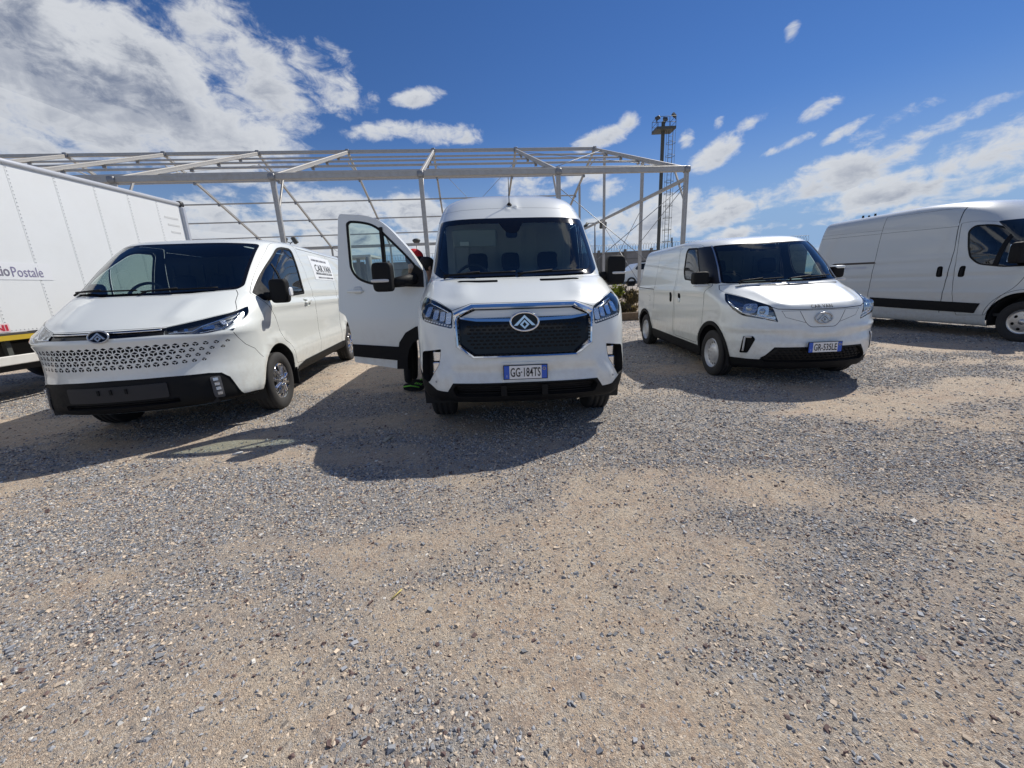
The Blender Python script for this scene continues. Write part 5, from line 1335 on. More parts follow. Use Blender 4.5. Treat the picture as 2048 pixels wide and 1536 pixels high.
# loose stones: real little rocks, thick in the grey patches, thin on the sand
def stones(n, y0, y1, smin, smax, pw, base_keep, seed, boxy):
    r = np.random.default_rng(seed)
    y = np.sqrt(r.random(n) * (y1 ** 2 - y0 ** 2) + y0 ** 2); x = (r.random(n) * 2 - 1) * (y * 1.42 + .5)
    keep = r.random(n) < base_keep + (1 - base_keep) * patch(x, y) ** 1.3
    x, y = x[keep], y[keep]; n = len(x)
    s = smin + (smax - smin) * r.random(n) ** pw
    if boxy: B = np.array([(i, j, k) for i in (-1, 1) for j in (-1, 1) for k in (-1, 1)], float) * .62; T = np.array([(0, 1, 3), (0, 3, 2), (4, 6, 7), (4, 7, 5), (0, 4, 5), (0, 5, 1), (2, 3, 7), (2, 7, 6), (0, 2, 6), (0, 6, 4), (1, 5, 7), (1, 7, 3)])
    else: B = np.array([(1, 0, 0), (-1, 0, 0), (0, 1, 0), (0, -1, 0), (0, 0, 1), (0, 0, -1)], float); T = np.array([(0, 2, 4), (2, 1, 4), (1, 3, 4), (3, 0, 4), (2, 0, 5), (1, 2, 5), (3, 1, 5), (0, 3, 5)])
    P = B[None] * (1 + (r.random((n, len(B), 3)) - .5) * .9)
    P = P * (s[:, None] * np.stack([.75 + .6 * r.random(n), .5 + .5 * r.random(n), .32 + .42 * r.random(n)], 1))[:, None, :]
    a, t, u = r.random(n) * 6.283, (r.random(n) - .5) * .9, (r.random(n) - .5) * .9
    def rot(P, i, j, g): c, q = np.cos(g)[:, None], np.sin(g)[:, None]; A, Bq = P[..., i].copy(), P[..., j].copy(); P[..., i] = A * c - Bq * q; P[..., j] = A * q + Bq * c
    rot(P, 0, 2, t); rot(P, 1, 2, u); rot(P, 0, 1, a)
    P[..., 0] += x[:, None]; P[..., 1] += y[:, None]; P[..., 2] += (height(x, y) + s * .13)[:, None]
    tone = r.random(n) if smax > .005 else .45 + .5 * r.random(n); c = np.empty((n, 3)); g = (.15 + .27 * r.random(n))[:, None] * np.array([.96, .99, 1.04])
    c[:] = g
    k = tone > .68; c[k] = (np.array([.58, .47, .35]) * (.75 + .5 * r.random((k.sum(), 1))))
    k = tone > .965; c[k] = np.array([.66, .63, .57]) * (.85 + .3 * r.random((k.sum(), 1)))
    k = tone < .10; c[k] = np.array([.13, .085, .075]) * (.8 + .5 * r.random((k.sum(), 1)))
    return P.reshape(-1, 3), (T[None] + (np.arange(n) * len(B))[:, None, None]).reshape(-1, 3), np.repeat(c, len(B), 0)
SV, ST, SC = [], [], []; off = 0
for a in ((150000, .35, 3.3, .0018, .0046, 1.2, .75, 11, False), (110000, .35, 2.7, .0025, .010, 1.4, .13, 1, False), (160000, 2.4, 6.0, .004, .0135, 1.3, .07, 2, False), (90000, 6.0, 13.5, .008, .019, 1.3, .10, 3, False), (13000, .35, 3.4, .0055, .0135, 1.5, .16, 4, True), (9000, 2.6, 7.0, .008, .018, 1.8, .10, 5, True), (420, .5, 3.5, .011, .019, 1.4, .3, 6, True)):
    P, T, c = stones(*a); SV.append(P); ST.append(T + off); SC.append(c); off += len(P)
SV = np.concatenate(SV); ST = np.concatenate(ST); SC = np.concatenate(SC)
me = bpy.data.meshes.new('gravel')
me.vertices.add(len(SV)); me.vertices.foreach_set('co', SV.astype(np.float32).ravel())
me.loops.add(ST.size); me.loops.foreach_set('vertex_index', ST.ravel().astype(np.int32))
me.polygons.add(len(ST)); me.polygons.foreach_set('loop_start', (np.arange(len(ST)) * 3).astype(np.int32)); me.polygons.foreach_set('loop_total', np.full(len(ST), 3, np.int32)); me.polygons.foreach_set('use_smooth', np.zeros(len(ST), bool))
me.update(calc_edges=True)
ca = me.attributes.new('tone', 'FLOAT_COLOR', 'POINT'); ca.data.foreach_set('color', np.concatenate([SC, np.ones((len(SC), 1))], 1).astype(np.float32).ravel())
sm = bpy.data.materials.new('crushed_stone'); sm.use_nodes = True; q = sm.node_tree.nodes['Principled BSDF']; q.inputs['Roughness'].default_value = .75
an = sm.node_tree.nodes.new('ShaderNodeAttribute'); an.attribute_name = 'tone'; sm.node_tree.links.new(an.outputs['Color'], q.inputs['Base Color'])
me.materials.append(sm)
gravel = bpy.data.objects.new('gravel', me); col.objects.link(gravel); tag(gravel, kind='stuff')
def px_ground(px, py, z=0.0):
    d = fw + rt * ((px - 1024) / 790.0) + up * ((768 - py) / 790.0); t = (z - CAM_H) / d.z; return Vector((d.x * t, d.y * t, z))

# ---------------------------------------------------------------- bare marquee frame behind the vans
ALU = mat('weathered_aluminium', (.50, .485, .45), .45, .55, noise=.5, nscale=6, base2=(.36, .34, .31))
STEELG = mat('galvanised_steel', (.30, .305, .31), .45, .7, noise=.4, nscale=9, base2=(.2, .2, .2))
PAGE = 0
def marquee():
    t = empty('marquee_frame', (7.0504, 16.5149, 0), .1049, 'bare grey metal marquee frame without its cover, behind the row of vans', 'tent frame')
    bay, he, hr, sp, N = 5.0, 5.31, 9.41, 22.31, 9
    def m(name, p0, p1, w, h, upv=(0, 0, 1), mt=ALU):
        b = MB(); p0, p1 = Vector(p0), Vector(p1); d = (p1 - p0).normalized(); u = Vector(upv)
        if abs(d.dot(u)) > .98: u = Vector((0, 1, 0))
        x = d.cross(u).normalized(); z = x.cross(d)
        b.bar(p0, p1, w, h, u, .012)
        if min(w, h) > .095:                                              # extruded profile: raised ribs along the faces
            for sg in (-1, 1):
                for k in (-.30, .30): b.bar(p0 + x * sg * w / 2 + z * k * h, p1 + x * sg * w / 2 + z * k * h, .014, h * .16, z)
        return b.build(name, mt, t)
    def rp(i, f):                                                        # point on the roof line of frame i, f 0 (front eave) .. 1 ridge .. 2 (rear eave)
        return Vector((-bay * i, sp / 2 * f, he + (hr - he) * (f if f <= 1 else 2 - f)))
    for i in range(N):
        x = -bay * i
        m('post', (x, 0, -.2), (x, 0, he - .05), .125, .155, (1, 0, 0)); m('post', (x, sp, -.2), (x, sp, he - .05), .125, .155, (1, 0, 0))
        m('rafter', rp(i, 0), rp(i, 1), .10, .18); m('rafter', rp(i, 1), rp(i, 2), .10, .18)
        m('knee_brace', (x, .02, he - 1.15), rp(i, .085) - Vector((0, 0, .1)), .07, .07); m('knee_brace', rp(i, .86) - Vector((0, 0, .1)), rp(i, 1) - Vector((0, 0, .75)), .06, .06) if False else None
        m('ridge_brace', rp(i, 1.15) - Vector((0, 0, .12)), rp(i, .985) - Vector((0, 0, .55)), .06, .06)
        b = MB(); b.sell((x, 0, he), (.24, .28, .24), .5, .5, 8, 14); b.build('eave_joint', STEELG, t)
        b = MB(); b.sell((x, sp, he), (.24, .28, .24), .5, .5, 8, 14); b.build('eave_joint', STEELG, t)
        b = MB(); b.box((x, sp / 2, hr + .02), (.22, .30, .26), None, .03); b.build('ridge_joint', STEELG, t)
        if i < N - 1:
            x2 = x - bay
            m('eave_beam', (x, 0, he + .02), (x2, 0, he + .02), .12, .21); m('eave_beam', (x, sp, he), (x2, sp, he), .13, .24)
            m('ridge_beam', (x, sp / 2, hr + .03), (x2, sp / 2, hr + .03), .11, .18)
            for f in (.2, .4, .6, .8, 1.2, 1.4, 1.6, 1.8):
                a, c = rp(i, f), rp(i + 1, f); o = Vector((0, 0, -.10)); m('purlin', a + o, c + o, .065, .09)
                b = MB(); b.box(rp(i, f) + Vector((0, 0, -.17)), (.12, .14, .14), None, .01); b.build('purlin_bracket', STEELG, t)
    # open right-hand gable
    for f in (.178, .415, .65, .86):
        r = f * 2; m('gable_post', (0, sp * f, -.2), (0, sp * f, rp(0, r).z - .1), .11, .14, (1, 0, 0))
    m('gable_tie', (0, .1, he - .32), (0, sp - .1, he - .32), .10, .13)
    def wire(p0, p1, r=.014):
        b = MB(); b.tube([p0, p1], r, 5); b.build('brace_wire', STEELG, t)
    wire((0, sp * .178, 1.2), (0, sp * .415, 4.6)); wire((0, sp * .178, 4.6), (0, sp * .415, 1.2)); wire((0, .15, he - .6), (0, sp * .178, 3.1)); 
    wire((-bay, .05, he - .5), (-.1, .1, 1.0)); wire((0, .05, he - .5), (-bay, .1, 1.0)); wire(rp(0, .1), rp(1, .9)); wire(rp(1, .1), rp(0, .9)); wire(rp(1, 1.1), rp(2, 1.9)); wire(rp(2, 1.1), rp(1, 1.9)); wire((-bay * 4, sp, he), (-bay * 3, sp, 1.0)); wire((-bay * 5, .1, he - .3), (-bay * 4, sp * .5, hr - .6))
    b = MB(); b.tube([(-.02, -.16, 2.35), (-.02, -.26, 2.35)], .04, 8); b.sell((-.02, -.28, 2.35), (.12, .12, .10), .8, .8, 6, 10); b.build('hook', STEELG, t)
    return t
TENT = marquee()
def at_px(px, py, Y):
    d = fw + rt * ((px - 1024) / 790.0) + up * ((768 - py) / 790.0); return Vector((0, 0, CAM_H)) + d * (Y / d.y)

# ---------------------------------------------------------------- floodlight tower
DARKST = mat('dark_painted_steel', (.075, .082, .075), .55, .2, noise=.4, nscale=5, base2=(.12, .11, .09))
def tower():
    Y = 36.0; top = at_px(1326, 262, Y); bx = top.x; z0 = .85
    t = empty('floodlight_tower', (bx, Y, z0), 0, 'tall dark steel floodlight tower with a caged ladder and a lamp platform', 'light tower')
    H = top.z - z0
    b = MB(); b.bar((0, 0, 0), (0, 0, H + .7), .25, .25, (0, 1, 0), .05); b.build('mast', DARKST, t)
    b = MB(); lx = .62
    for s in (-.17, .17): b.tube([(lx + s, -.1, .6), (lx + s, -.1, H)], .022, 5)
    b.build('ladder_rail', DARKST, t)
    n = int((H - .8) / .32)
    rung = None
    for k in range(n):
        if rung is None:
            b = MB(); b.tube([(lx - .17, -.1, 0), (lx + .17, -.1, 0)], .014, 5); rung = b.build('ladder_rung', DARKST, t); rung.location = (0, 0, .8)
        else: copy_obj(rung, t, (0, 0, .8 + k * .32))
    hoop = None
    for k in range(int((H - 2.6) / .95)):
        if hoop is None:
            b = MB(); b.tube([(lx + .36 * math.cos(a), -.1 - .02 + .36 * math.sin(a), 0) for a in np.linspace(0, 2 * math.pi, 17)[:-1]], .018, 5, closed=True); hoop = b.build('ladder_hoop', DARKST, t); hoop.location = (0, 0, 2.6)
        else: copy_obj(hoop, t, (0, 0, 2.6 + k * .95))
    for a in (0, 1.57, 3.14):
        b = MB(); b.tube([(lx + .36 * math.cos(a), -.12 - .36 * math.sin(a), 2.6), (lx + .36 * math.cos(a), -.12 - .36 * math.sin(a), H)], .012, 5); b.build('cage_bar', DARKST, t)
    b = MB(); b.box((.05, 0, H + .05), (1.55, 1.2, .20)); b.build('platform', DARKST, t)
    b = MB()
    for zz in (H + .45, H + .85): b.tube([(-.7, -.58, zz), (.8, -.58, zz), (.8, .58, zz), (-.7, .58, zz)], .02, 5, closed=True)
    for x in (-.7, -.2, .3, .8):
        for y in (-.58, .58): b.tube([(x, y, H + .1), (x, y, H + .85)], .02, 5)
    b.build('railing', DARKST, t)
    for x, z, a in ((-.68, H + .95, -25), (.85, H + 1.1, 45), (.05, H + .85, 5)):
        b = MB(); b.box((x * .85, -.3, z - .1), (.38, .18, .32), Matrix.Rotation(R(a), 3, 'Y') @ Matrix.Rotation(R(-30), 3, 'X'), .05); b.bar((x, -.3, z - .4), (x, -.25, z), .05, .05); b.build('floodlight', mat('lamp_casing', (.10, .10, .095), .4, .5), t)
    return t
tower()
def lamp_post(px, py, Y, kind, label, zb=.85):
    p = at_px(px, py, Y); t = empty('lamp_post', (p.x, Y, zb), 0, label, 'lamp post'); H = p.z - zb
    b = MB(); b.tube([(0, 0, 0), (0, 0, H * .55), (0, 0, H)], [.11, .09, .06], 8); b.build('pole', STEELG, t)
    if kind == 'round':
        b = MB(); b.lathe([(-.25, .03), (-.2, .28), (.02, .42), (.12, .40), (.22, .25), (.26, .02)], 'z', 18, (0, 0, H + .1)); b.build('lamp_head', DARKST, t)
    elif kind == 'twin':
        for sg in (-1, 1):
            b = MB(); b.box((sg * .55, -.1, H + .25), (.45, .34, .75), Matrix.Rotation(R(sg * -28), 3, 'Y'), .05); b.bar((0, 0, H), (sg * .5, 0, H + .2), .07, .07); b.build('floodlight', DARKST, t)
    else:
        b = MB(); b.bar((-.75, 0, H), (.75, 0, H), .08, .08); b.build('cross_arm', STEELG, t)
        b = MB(); b.box((.78, -.1, H - .25), (.66, .3, .62), Matrix.Rotation(R(20), 3, 'X'), .04); b.build('floodlight', DARKST, t)
        b = MB(); b.tube([(-.75, 0, H), (-.95, -.1, H - .25), (-1.05, -.2, H - .3)], .16, 8); b.build('camera_head', DARKST, t)
    return t
lamp_post(833, 484, 44, 'round', 'thin lamp post with a round head between the open door and the tall van')
lamp_post(1190, 446, 42, 'cross', 'lamp post with a square floodlight beside the tall van')
lamp_post(581, 486, 46, 'twin', 'lamp post with two tilted floodlights above the roof of the left van')

# ---------------------------------------------------------------- box truck at the left edge
def truck():
    t = empty('box_truck', (-6.962, 9.334, 0), -.0144, 'white box truck with riveted side panels at the left edge', 'truck')
    Wh = mat('truck_white', (.74, .76, .76), .45, noise=.25, nscale=1.6, base2=(.60, .60, .57)); L, Wd, z0, z1 = 7.4, 2.45, 1.0, 3.353
    for k in range(12):                                                  # panels between the riveted seams
        y1, y0 = -.06 - k * .61, max(-.06 - (k + 1) * .61 + .004, -L + .06)
        if y1 - y0 < .1: break
        b = MB(); b.box((-.025, (y0 + y1) / 2, (z0 + z1) / 2), (.03, y1 - y0, z1 - z0 - .02)); b.build('side_panel', Wh, t)
    b = MB(); b.box((-Wd / 2 - .03, -L / 2, (z0 + z1) / 2), (Wd - .06, L - .05, z1 - z0 - .04)); b.build('box', Wh, t)
    RV = mat('rivet_grey', (.55, .56, .57), .4, .3)
    for k in range(1, 12):
        b = MB(); y = -.06 - k * .61
        for z in np.arange(z0 + .05, z1 - .06, .052): b.sell((-.008, y + .025, z), (.010, .017, .017), .9, .9, 3, 6)
        tag(b.build('rivet_row', RV, t), kind='stuff')
    b = MB()
    for y in np.arange(-L + .1, -.08, .05): b.sell((-.008, y, z0 + .035), (.010, .016, .016), .9, .9, 3, 6)
    tag(b.build('rivet_row', RV, t), kind='stuff')
    SV_ = mat('silver_rail', (.55, .57, .60), .35, .3, noise=.3, nscale=4, base2=(.42, .43, .45))
    b = MB(); b.tube([(-.02, -L, z1 + .0), (-.02, 0, z1 + .0)], .042, 10); b.build('top_rail', SV_, t)
    b = MB(); b.bar((-.005, -.03, z0 - .05), (-.005, -.03, z1 - .05), .10, .10, (0, 1, 0), .02); b.build('corner_post', SV_, t)
    b = MB(); b.sell((-.03, -.03, z1), (.14, .14, .14), .7, .7, 8, 12); b.build('corner_cap', mat('cap_black', (.03, .03, .03), .5), t)
    b = MB(); b.box((-.02, -L / 2, z0 - .015), (.05, L, .025)); b.build('bottom_rail', mat('rail_dark', (.06, .055, .05), .5), t)
    b = MB(); b.box((-.012, -L / 2, z0 - .065), (.03, L, .068)); b.build('reflective_strip', mat('strip_yellow', (.55, .38, .02), .5, noise=.4, nscale=5, base2=(.36, .25, .03)), t)
    for z in (.62,):
        b = MB(); b.box((-.06, -3.7, z), (.04, 4.4, .13), None, .01); b.build('side_guard', mat('guard_white', (.70, .69, .65), .5, noise=.4, nscale=6, base2=(.5, .47, .42)), t)
    for y in (-2.0, -3.7, -5.4):
        b = MB(); b.bar((-.10, y, .55), (-.10, y, .95), .06, .06); b.build('guard_bracket', DARKST, t)
    b = MB(); b.box((-.75, -L / 2, .80), (.16, L, .24)); b.box((-1.75, -L / 2, .80), (.16, L, .24)); b.box((-1.3, -3.6, .62), (1.6, 1.6, .4)); b.build('chassis', mat('chassis_black', (.018, .017, .017), .7), t)
    for y in (-1.5, -6.6):
        for x in (-.35, -2.1):
            b = MB(); b.lathe([(-.13, .25), (-.14, .40), (-.11, .48), (.11, .48), (.14, .40), (.13, .25), (.06, .2), (.05, .02)], 'x', 40); w = b.build('wheel', RUBBER, t); w.location = (x, y, .47)
    b = MB(); b.box((-1.23, -L - 1.0, 1.55), (2.3, 1.8, 2.3), None, .18); c = b.build('cab', Wh, t)
    b = MB(); b.box((-.075, -L - 1.1, 2.05), (.02, .9, .75), None, .005); b.build('cab_window', GLOSSB, c)
    P = lambda y, z, o=.0: Vector((.0 - .008 + o, y, z))
    # print on the side: read it where the photograph shows it
    def side_at(px, py):
        d = fw + rt * ((px - 1024) / 790.0) + up * ((768 - py) / 790.0); s = -6.962 / d.x; return d.y * s - 9.334, CAM_H + d.z * s
    ya, za = side_at(31, 545); yb, zb = side_at(91, 543)
    yc = side_at(108, 541)[0]
    hh = .16
    b = MB(); z_ = (za + zb) / 2; b.box((-.007, (ya - 1.25 + yc) / 2, z_ + .01), (.004, yc - ya + 1.25, hh + .08)); st = b.build('print_panel', mat('print_panel', (.745, .76, .77), .45), t)
    lettering('side_lettering', 'Postale', .20, mat('print_violet', (.22, .20, .32), .5), st, lambda x, z: P((ya + yb) / 2 + x, z_ + z, .006), 1.0, .0, 1.0, width=yb - ya)
    lettering('side_lettering', 'Servizio', .20, mat('print_grey', (.20, .19, .24), .5), st, lambda x, z: P(side_at(27, 545)[0] - (yb - ya) * .56 + x, z_ + .012 + z, .006), 1.0, .003, 1.0, width=(yb - ya) * 1.12)
    ye, ze = side_at(24, 655)
    b = MB(); b.box((-.007, ye - .27, ze), (.004, .58, .115)); st = b.build('maker_plate', mat('print_pink', (.75, .55, .56), .5), t)
    lettering('maker_lettering', 'TOLINI', .11, mat('print_red', (.50, .02, .05), .5), st, lambda x, z: P(ye - .25 + x, ze + z, .006), 1.0, .004, 1.0, width=.50)
    rr = random.Random(5)
    for k in range(3):
        b = MB(); b.box((-.0075, -.36 + .02 * k, 3.03 - k * .14), (.003, .34 - .05 * k, .035)); b.build('data_print', mat('print_faint', (.60, .61, .60), .5), t)
    return t
truck()

# ---------------------------------------------------------------- yard edge: kerb, bank, bushes, wall, wire
def kerb():
    for k in range(7):
        x = -9 + k * 3.4
        b = MB(); b.box((x + 1.7, 13.40 + .05 * math.sin(k), .06), (3.38, .16, .40), Matrix.Rotation(R(.6 * math.sin(k * 2.1)), 3, 'Z'), .02); tag(b.build('kerb_beam', mat('old_timber', (.20, .14, .085), .85, noise=.7, nscale=9, base2=(.10, .07, .045), bump=.5, bscale=30)), 'weathered brown timber kerb beam along the foot of the planted bank', 'kerb', 'timber kerb beams')
kerb()
LEAFG = mat('leaf_green', (.10, .125, .022), .7, noise=.7, nscale=3, base2=(.17, .16, .03)); LEAFD = mat('leaf_dry', (.10, .085, .045), .8, noise=.6, nscale=4, base2=(.17, .13, .07)); 
for _m, _t in ((LEAFG, (.30, .34, .03)), (LEAFD, (.22, .17, .07))):      # thin leaves let some light through
    _n = _m.node_tree; _p = _n.nodes['Principled BSDF']; _o = _n.nodes['Material Output']
    _a = _n.nodes.new('ShaderNodeBsdfTranslucent'); _a.inputs[0].default_value = (*_t, 1); _x = _n.nodes.new('ShaderNodeMixShader'); _x.inputs[0].default_value = .45
    _n.links.new(_p.outputs[0], _x.inputs[1]); _n.links.new(_a.outputs[0], _x.inputs[2]); _n.links.new(_x.outputs[0], _o.inputs[0])
TWIG = mat('twig', (.085, .065, .045), .85)
def bush(x, y, z, w, d, h, n, seed, leafm, label, leaf=.07, name='bush', cat='bush'):
    r = random.Random(seed); t = empty(name, (x, y, z), 0, label, cat)
    b = MB()
    for k in range(16):
        a = r.uniform(0, 6.28); q = r.uniform(.2, 1); e = Vector((w / 2 * q * math.cos(a), d / 2 * q * math.sin(a), h * r.uniform(.5, .95))); m = e * .5 + Vector((r.uniform(-.08, .08), r.uniform(-.08, .08), h * .08))
        b.tube([(0, 0, 0), m, e], [.014, .009, .004], 5)
    b.build('stem', TWIG, t)
    b = MB(); C = [(Vector((r.uniform(-1, 1) * w * .36, r.uniform(-1, 1) * d * .36, h * r.uniform(.25, .82))), r.uniform(.16, .34)) for _ in range(14)]
    for k in range(n):
        c, s = r.choice(C); v_ = Vector((r.gauss(0, 1), r.gauss(0, 1), r.gauss(0, .8))); v_ = v_.normalized() * s * h * .75 * r.random() ** .4; p = c + Vector((v_.x * w / h * .8, v_.y * d / h * .8, v_.z))
        if p.z < .02: continue
        a = Vector((r.gauss(0, 1), r.gauss(0, 1), r.gauss(.4, 1))).normalized(); u = a.orthogonal().normalized(); w_ = a.cross(u); L = leaf * r.uniform(.5, 1.2)
        b.add([p - u * L, p - w_ * L * .35, p + u * L, p + w_ * L * .35], [(0, 1, 2, 3)])
    b.build('foliage', leafm, t, fix=False)
    return t
bush(3.55, 14.3, .10, 1.3, 1.0, 1.25, 1500, 2, LEAFG, 'yellow-green bush on the bank beside the mirror of the tall van')
bush(4.35, 14.6, .12, 1.2, 1.0, 1.15, 1300, 3, LEAFD, 'dry brownish bush on the bank close behind the small van')
bush(3.1, 13.9, .02, 1.3, .7, .75, 900, 4, LEAFD, 'low dry scrub at the foot of the bank behind the tall van')
bush(4.0, 13.95, .03, 1.3, .7, .62, 800, 6, LEAFD, 'low dry scrub in front of the yellow-green bush')
for k, (x, y) in enumerate(((-3.2, 16.5), (-4.6, 18.2), (-2.3, 17.6), (-6.0, 17.0), (1.2, 15.0))): bush(x, y, .8, 1.6, 1.2, 1.0, 700, 10 + k, (LEAFD, LEAFG)[k % 2], ['dry bush on the bank seen through the window of the open door', 'green bush low behind the open door', 'dry bush right of the green bush behind the open door', 'green bush far left behind the left van', 'dry bush hidden behind the tall van'][k])
CONC = mat('grey_concrete', (.30, .29, .275), .85, noise=.7, nscale=1.2, base2=(.19, .185, .18), bump=.3, bscale=12); CONCD = mat('stained_concrete', (.17, .165, .155), .9, noise=.6, nscale=2, base2=(.25, .24, .22))
def wall():
    Yw = 41.0; t = empty('perimeter_wall', (0, Yw, .8), 0, 'long grey perimeter wall with razor wire along its top, far behind the vans', 'wall')
    for k in range(20):
        x = -22 + k * 2.6
        b = MB(); b.box((x + 1.3, 0, 1.6), (2.52, .14, 3.2)); b.build('wall_panel', CONC if k % 3 else CONCD, t)
        b = MB(); b.box((x, -.06, 1.75), (.22, .28, 3.5)); b.build('wall_post', CONCD, t)
        b = MB(); b.box((x + 1.3, -.02, 3.26), (2.4, .22, .10)); b.build('wall_coping', CONC, t)
        for i in range(3):
            b = MB(); b.box((x + 1.3, -.09, .6 + i * 1.0), (2.4, .05, .06)); b.build('wall_joint', CONCD, t)
    b = MB(); n = 1500; L = 52.0
    b.tube([(-22 + L * i / n, .28 * math.cos(i * .83) * .8, 3.70 + .32 * math.sin(i * .83)) for i in range(n)], .013, 3, caps=False)
    b.build('razor_wire', STEELG, t)
    b = MB(); 
    for zz in (3.45, 3.98): b.tube([(-22, 0, zz), (30, 0, zz)], .012, 4)
    b.build('wire_strand', STEELG, t)
    return t
wall()
def mesh_fence():
    t = empty('mesh_fence', (-7.5, 33.0, .85), 0, 'green mesh fence seen low through the window of the open door', 'fence')
    G = mat('green_net', (.035, .11, .075), .8, noise=.5, nscale=2, base2=(.05, .13, .10)); 
    for k in range(6):
        b = MB(); b.tube([(k * 2.2, 0, 0), (k * 2.2, 0, 2.5)], .05, 6); b.build('fence_post', mat('fence_green', (.05, .09, .07), .6), t)
    for k in range(5):
        b = MB(); b.box((k * 2.2 + 1.1, .03, .55), (2.1, .02, 1.1)); b.build('fence_net', G, t)
        b = MB()
        for i in range(9): b.tube([(k * 2.2 + .1 + i * .25, 0, 1.1), (k * 2.2 + .1 + i * .25, 0, 2.3)], .012, 4)
        for z in (1.4, 1.8, 2.2): b.tube([(k * 2.2, 0, z), (k * 2.2 + 2.2, 0, z)], .014, 4)
        b.build('fence_wire', G, t)
mesh_fence()
def shelter():
    p = at_px(706, 516, 30); t = empty('shelter', (p.x, 30, .85), 0, 'small pale flat-roofed shelter seen through the window of the open door', 'shelter'); H = p.z - .85
    b = MB(); b.box((0, 0, H), (3.4, 2.6, .14)); b.build('roof', mat('shelter_pale', (.55, .56, .54), .6), t)
    for x in (-.9, .35, 1.0):
        b = MB(); b.bar((x, 0, 0), (x, 0, H), .2, .2); b.build('column', CONC, t)
    b = MB(); b.box((.1, .3, H * .45), (1.1, .1, H * .9)); b.build('back_panel', CONC, t)
shelter()
p = at_px(737, 514, 27); t = empty('concrete_pole', (p.x, 27, .85), 0, 'plain upright concrete pole seen through the window of the open door', 'pole'); b = MB(); b.tube([(0, 0, 0), (0, 0, p.z - .85)], [.22, .17], 10); b.build('shaft', CONC, t)
def small_car():
    t = empty('parked_car', (9.2, 27.0, .90), R(4), 'white car parked far off between the tall and the small van', 'car')
    prof = [(-2.05, .35), (-2.08, .75), (-1.95, .95), (-1.35, 1.02), (-.85, 1.45), (.9, 1.52), (1.75, 1.45), (2.0, 1.05), (2.05, .4)]
    b = MB(); n = len(prof)
    V = [(x, y * (1 if z < 1.05 else .84), z) for y in (-.86, .86) for x, z in prof]; Fc = [tuple(range(n))[::-1], tuple(range(n, 2 * n))] + [(i, (i + 1) % n, (i + 1) % n + n, i + n) for i in range(n)]
    b.add(V, Fc); b.build('body', WHITE, t)
    for a, c in ((-1.0, -.1), (.0, .95), (1.05, 1.7)):
        b = MB(); b.prism(rnd([(a + (.12 if a > -.9 else -.15), 1.04), (c, 1.04), (c - .05, 1.42), (a + .22, 1.40)], .06, 3), lambda x, z, d: Vector((x, -.83 + .12 * max(0, z - 1.0) - d, z)), .02); b.build('side_window', GLOSSB, t)
    for x in (-1.3, 1.3):
        b = MB(); b.lathe([(-.1, .2), (-.1, .30), (.1, .30), (.1, .2), (.1, .01)], 'y', 24); w = b.build('wheel', RUBBER, t); w.location = (x, -.78, .30)
    b = MB(); b.tube([(-.8, -.6, 1.55), (1.5, -.6, 1.58)], .03, 5); b.build('roof_rail', BLACKP, t)
small_car()
def litter(px, py, L, r, ang, m, name, label):
    p = px_ground(px, py); b = MB(); a = R(ang); d = Vector((math.cos(a), math.sin(a), .12)); b.tube([p + Vector((0, 0, r)), p + d * L * .5 + Vector((0, 0, r * 1.3)), p + d * L + Vector((0, 0, r))], r, 6); o = b.build(name, m); tag(o, label, name.replace('_', ' '))
litter(768, 886, .10, .014, 62, mat('pale_wood', (.42, .38, .32), .8), 'wood_stub', 'short pale stub of wood lying in the shadow of the tall van')
litter(783, 1200, .06, .0035, 55, mat('straw', (.60, .48, .16), .8), 'straw', 'yellow straw lying on the sunlit gravel')
litter(465, 912, .08, .010, 20, mat('white_scrap', (.72, .70, .66), .8), 'plastic_scrap', 'white scrap lying on the gravel left of the shadow')
litter(1370, 780, .10, .010, 5, mat('white_scrap', (.72, .70, .66), .8), 'paper_scrap', 'white scrap on the sunlit gravel right of the small van') if False else None
# ---------------------------------------------------------------- people at the open door
def skin_body(joints, edges, name, m, parent, lv=2):
    """one continuous surface grown round a skeleton: joints {key: (x, y, z, r)}"""
    keys = list(joints); me = bpy.data.meshes.new(name)
    me.from_pydata([joints[k][:3] for k in keys], [(keys.index(a), keys.index(b)) for a, b in edges], []); me.update()
    o = bpy.data.objects.new(name, me); col.objects.link(o)
    md = o.modifiers.new('skin', 'SKIN'); md.use_smooth_shade = True
    sv = me.skin_vertices[0].data
    for i, k in enumerate(keys): r = joints[k][3]; sv[i].radius = (r, r) if not hasattr(r, '__len__') else r
    sv[0].use_root = True
    o.modifiers.new('sub', 'SUBSURF').levels = lv; o.modifiers['sub'].render_levels = lv
    dg = bpy.context.evaluated_depsgraph_get(); nm = bpy.data.meshes.new_from_object(o.evaluated_get(dg)); o.modifiers.clear(); o.data = nm
    nm.materials.clear(); nm.materials.append(m)
    for p_ in nm.polygons: p_.use_smooth = True
    o.parent = parent
    return o
SKINM = mat('skin', (.42, .24, .17), .55, noise=.2, nscale=10, base2=(.36, .19, .13)); MAROON = mat('maroon_cloth', (.17, .022, .03), .85, noise=.4, nscale=30, base2=(.11, .014, .022)); RED = mat('red_cap', (.62, .015, .02), .75); DARKC = mat('black_cloth', (.012, .012, .014), .9); HAIR = mat('dark_hair', (.015, .011, .009), .7); GREENS = mat('green_laces', (.20, .62, .06), .6)
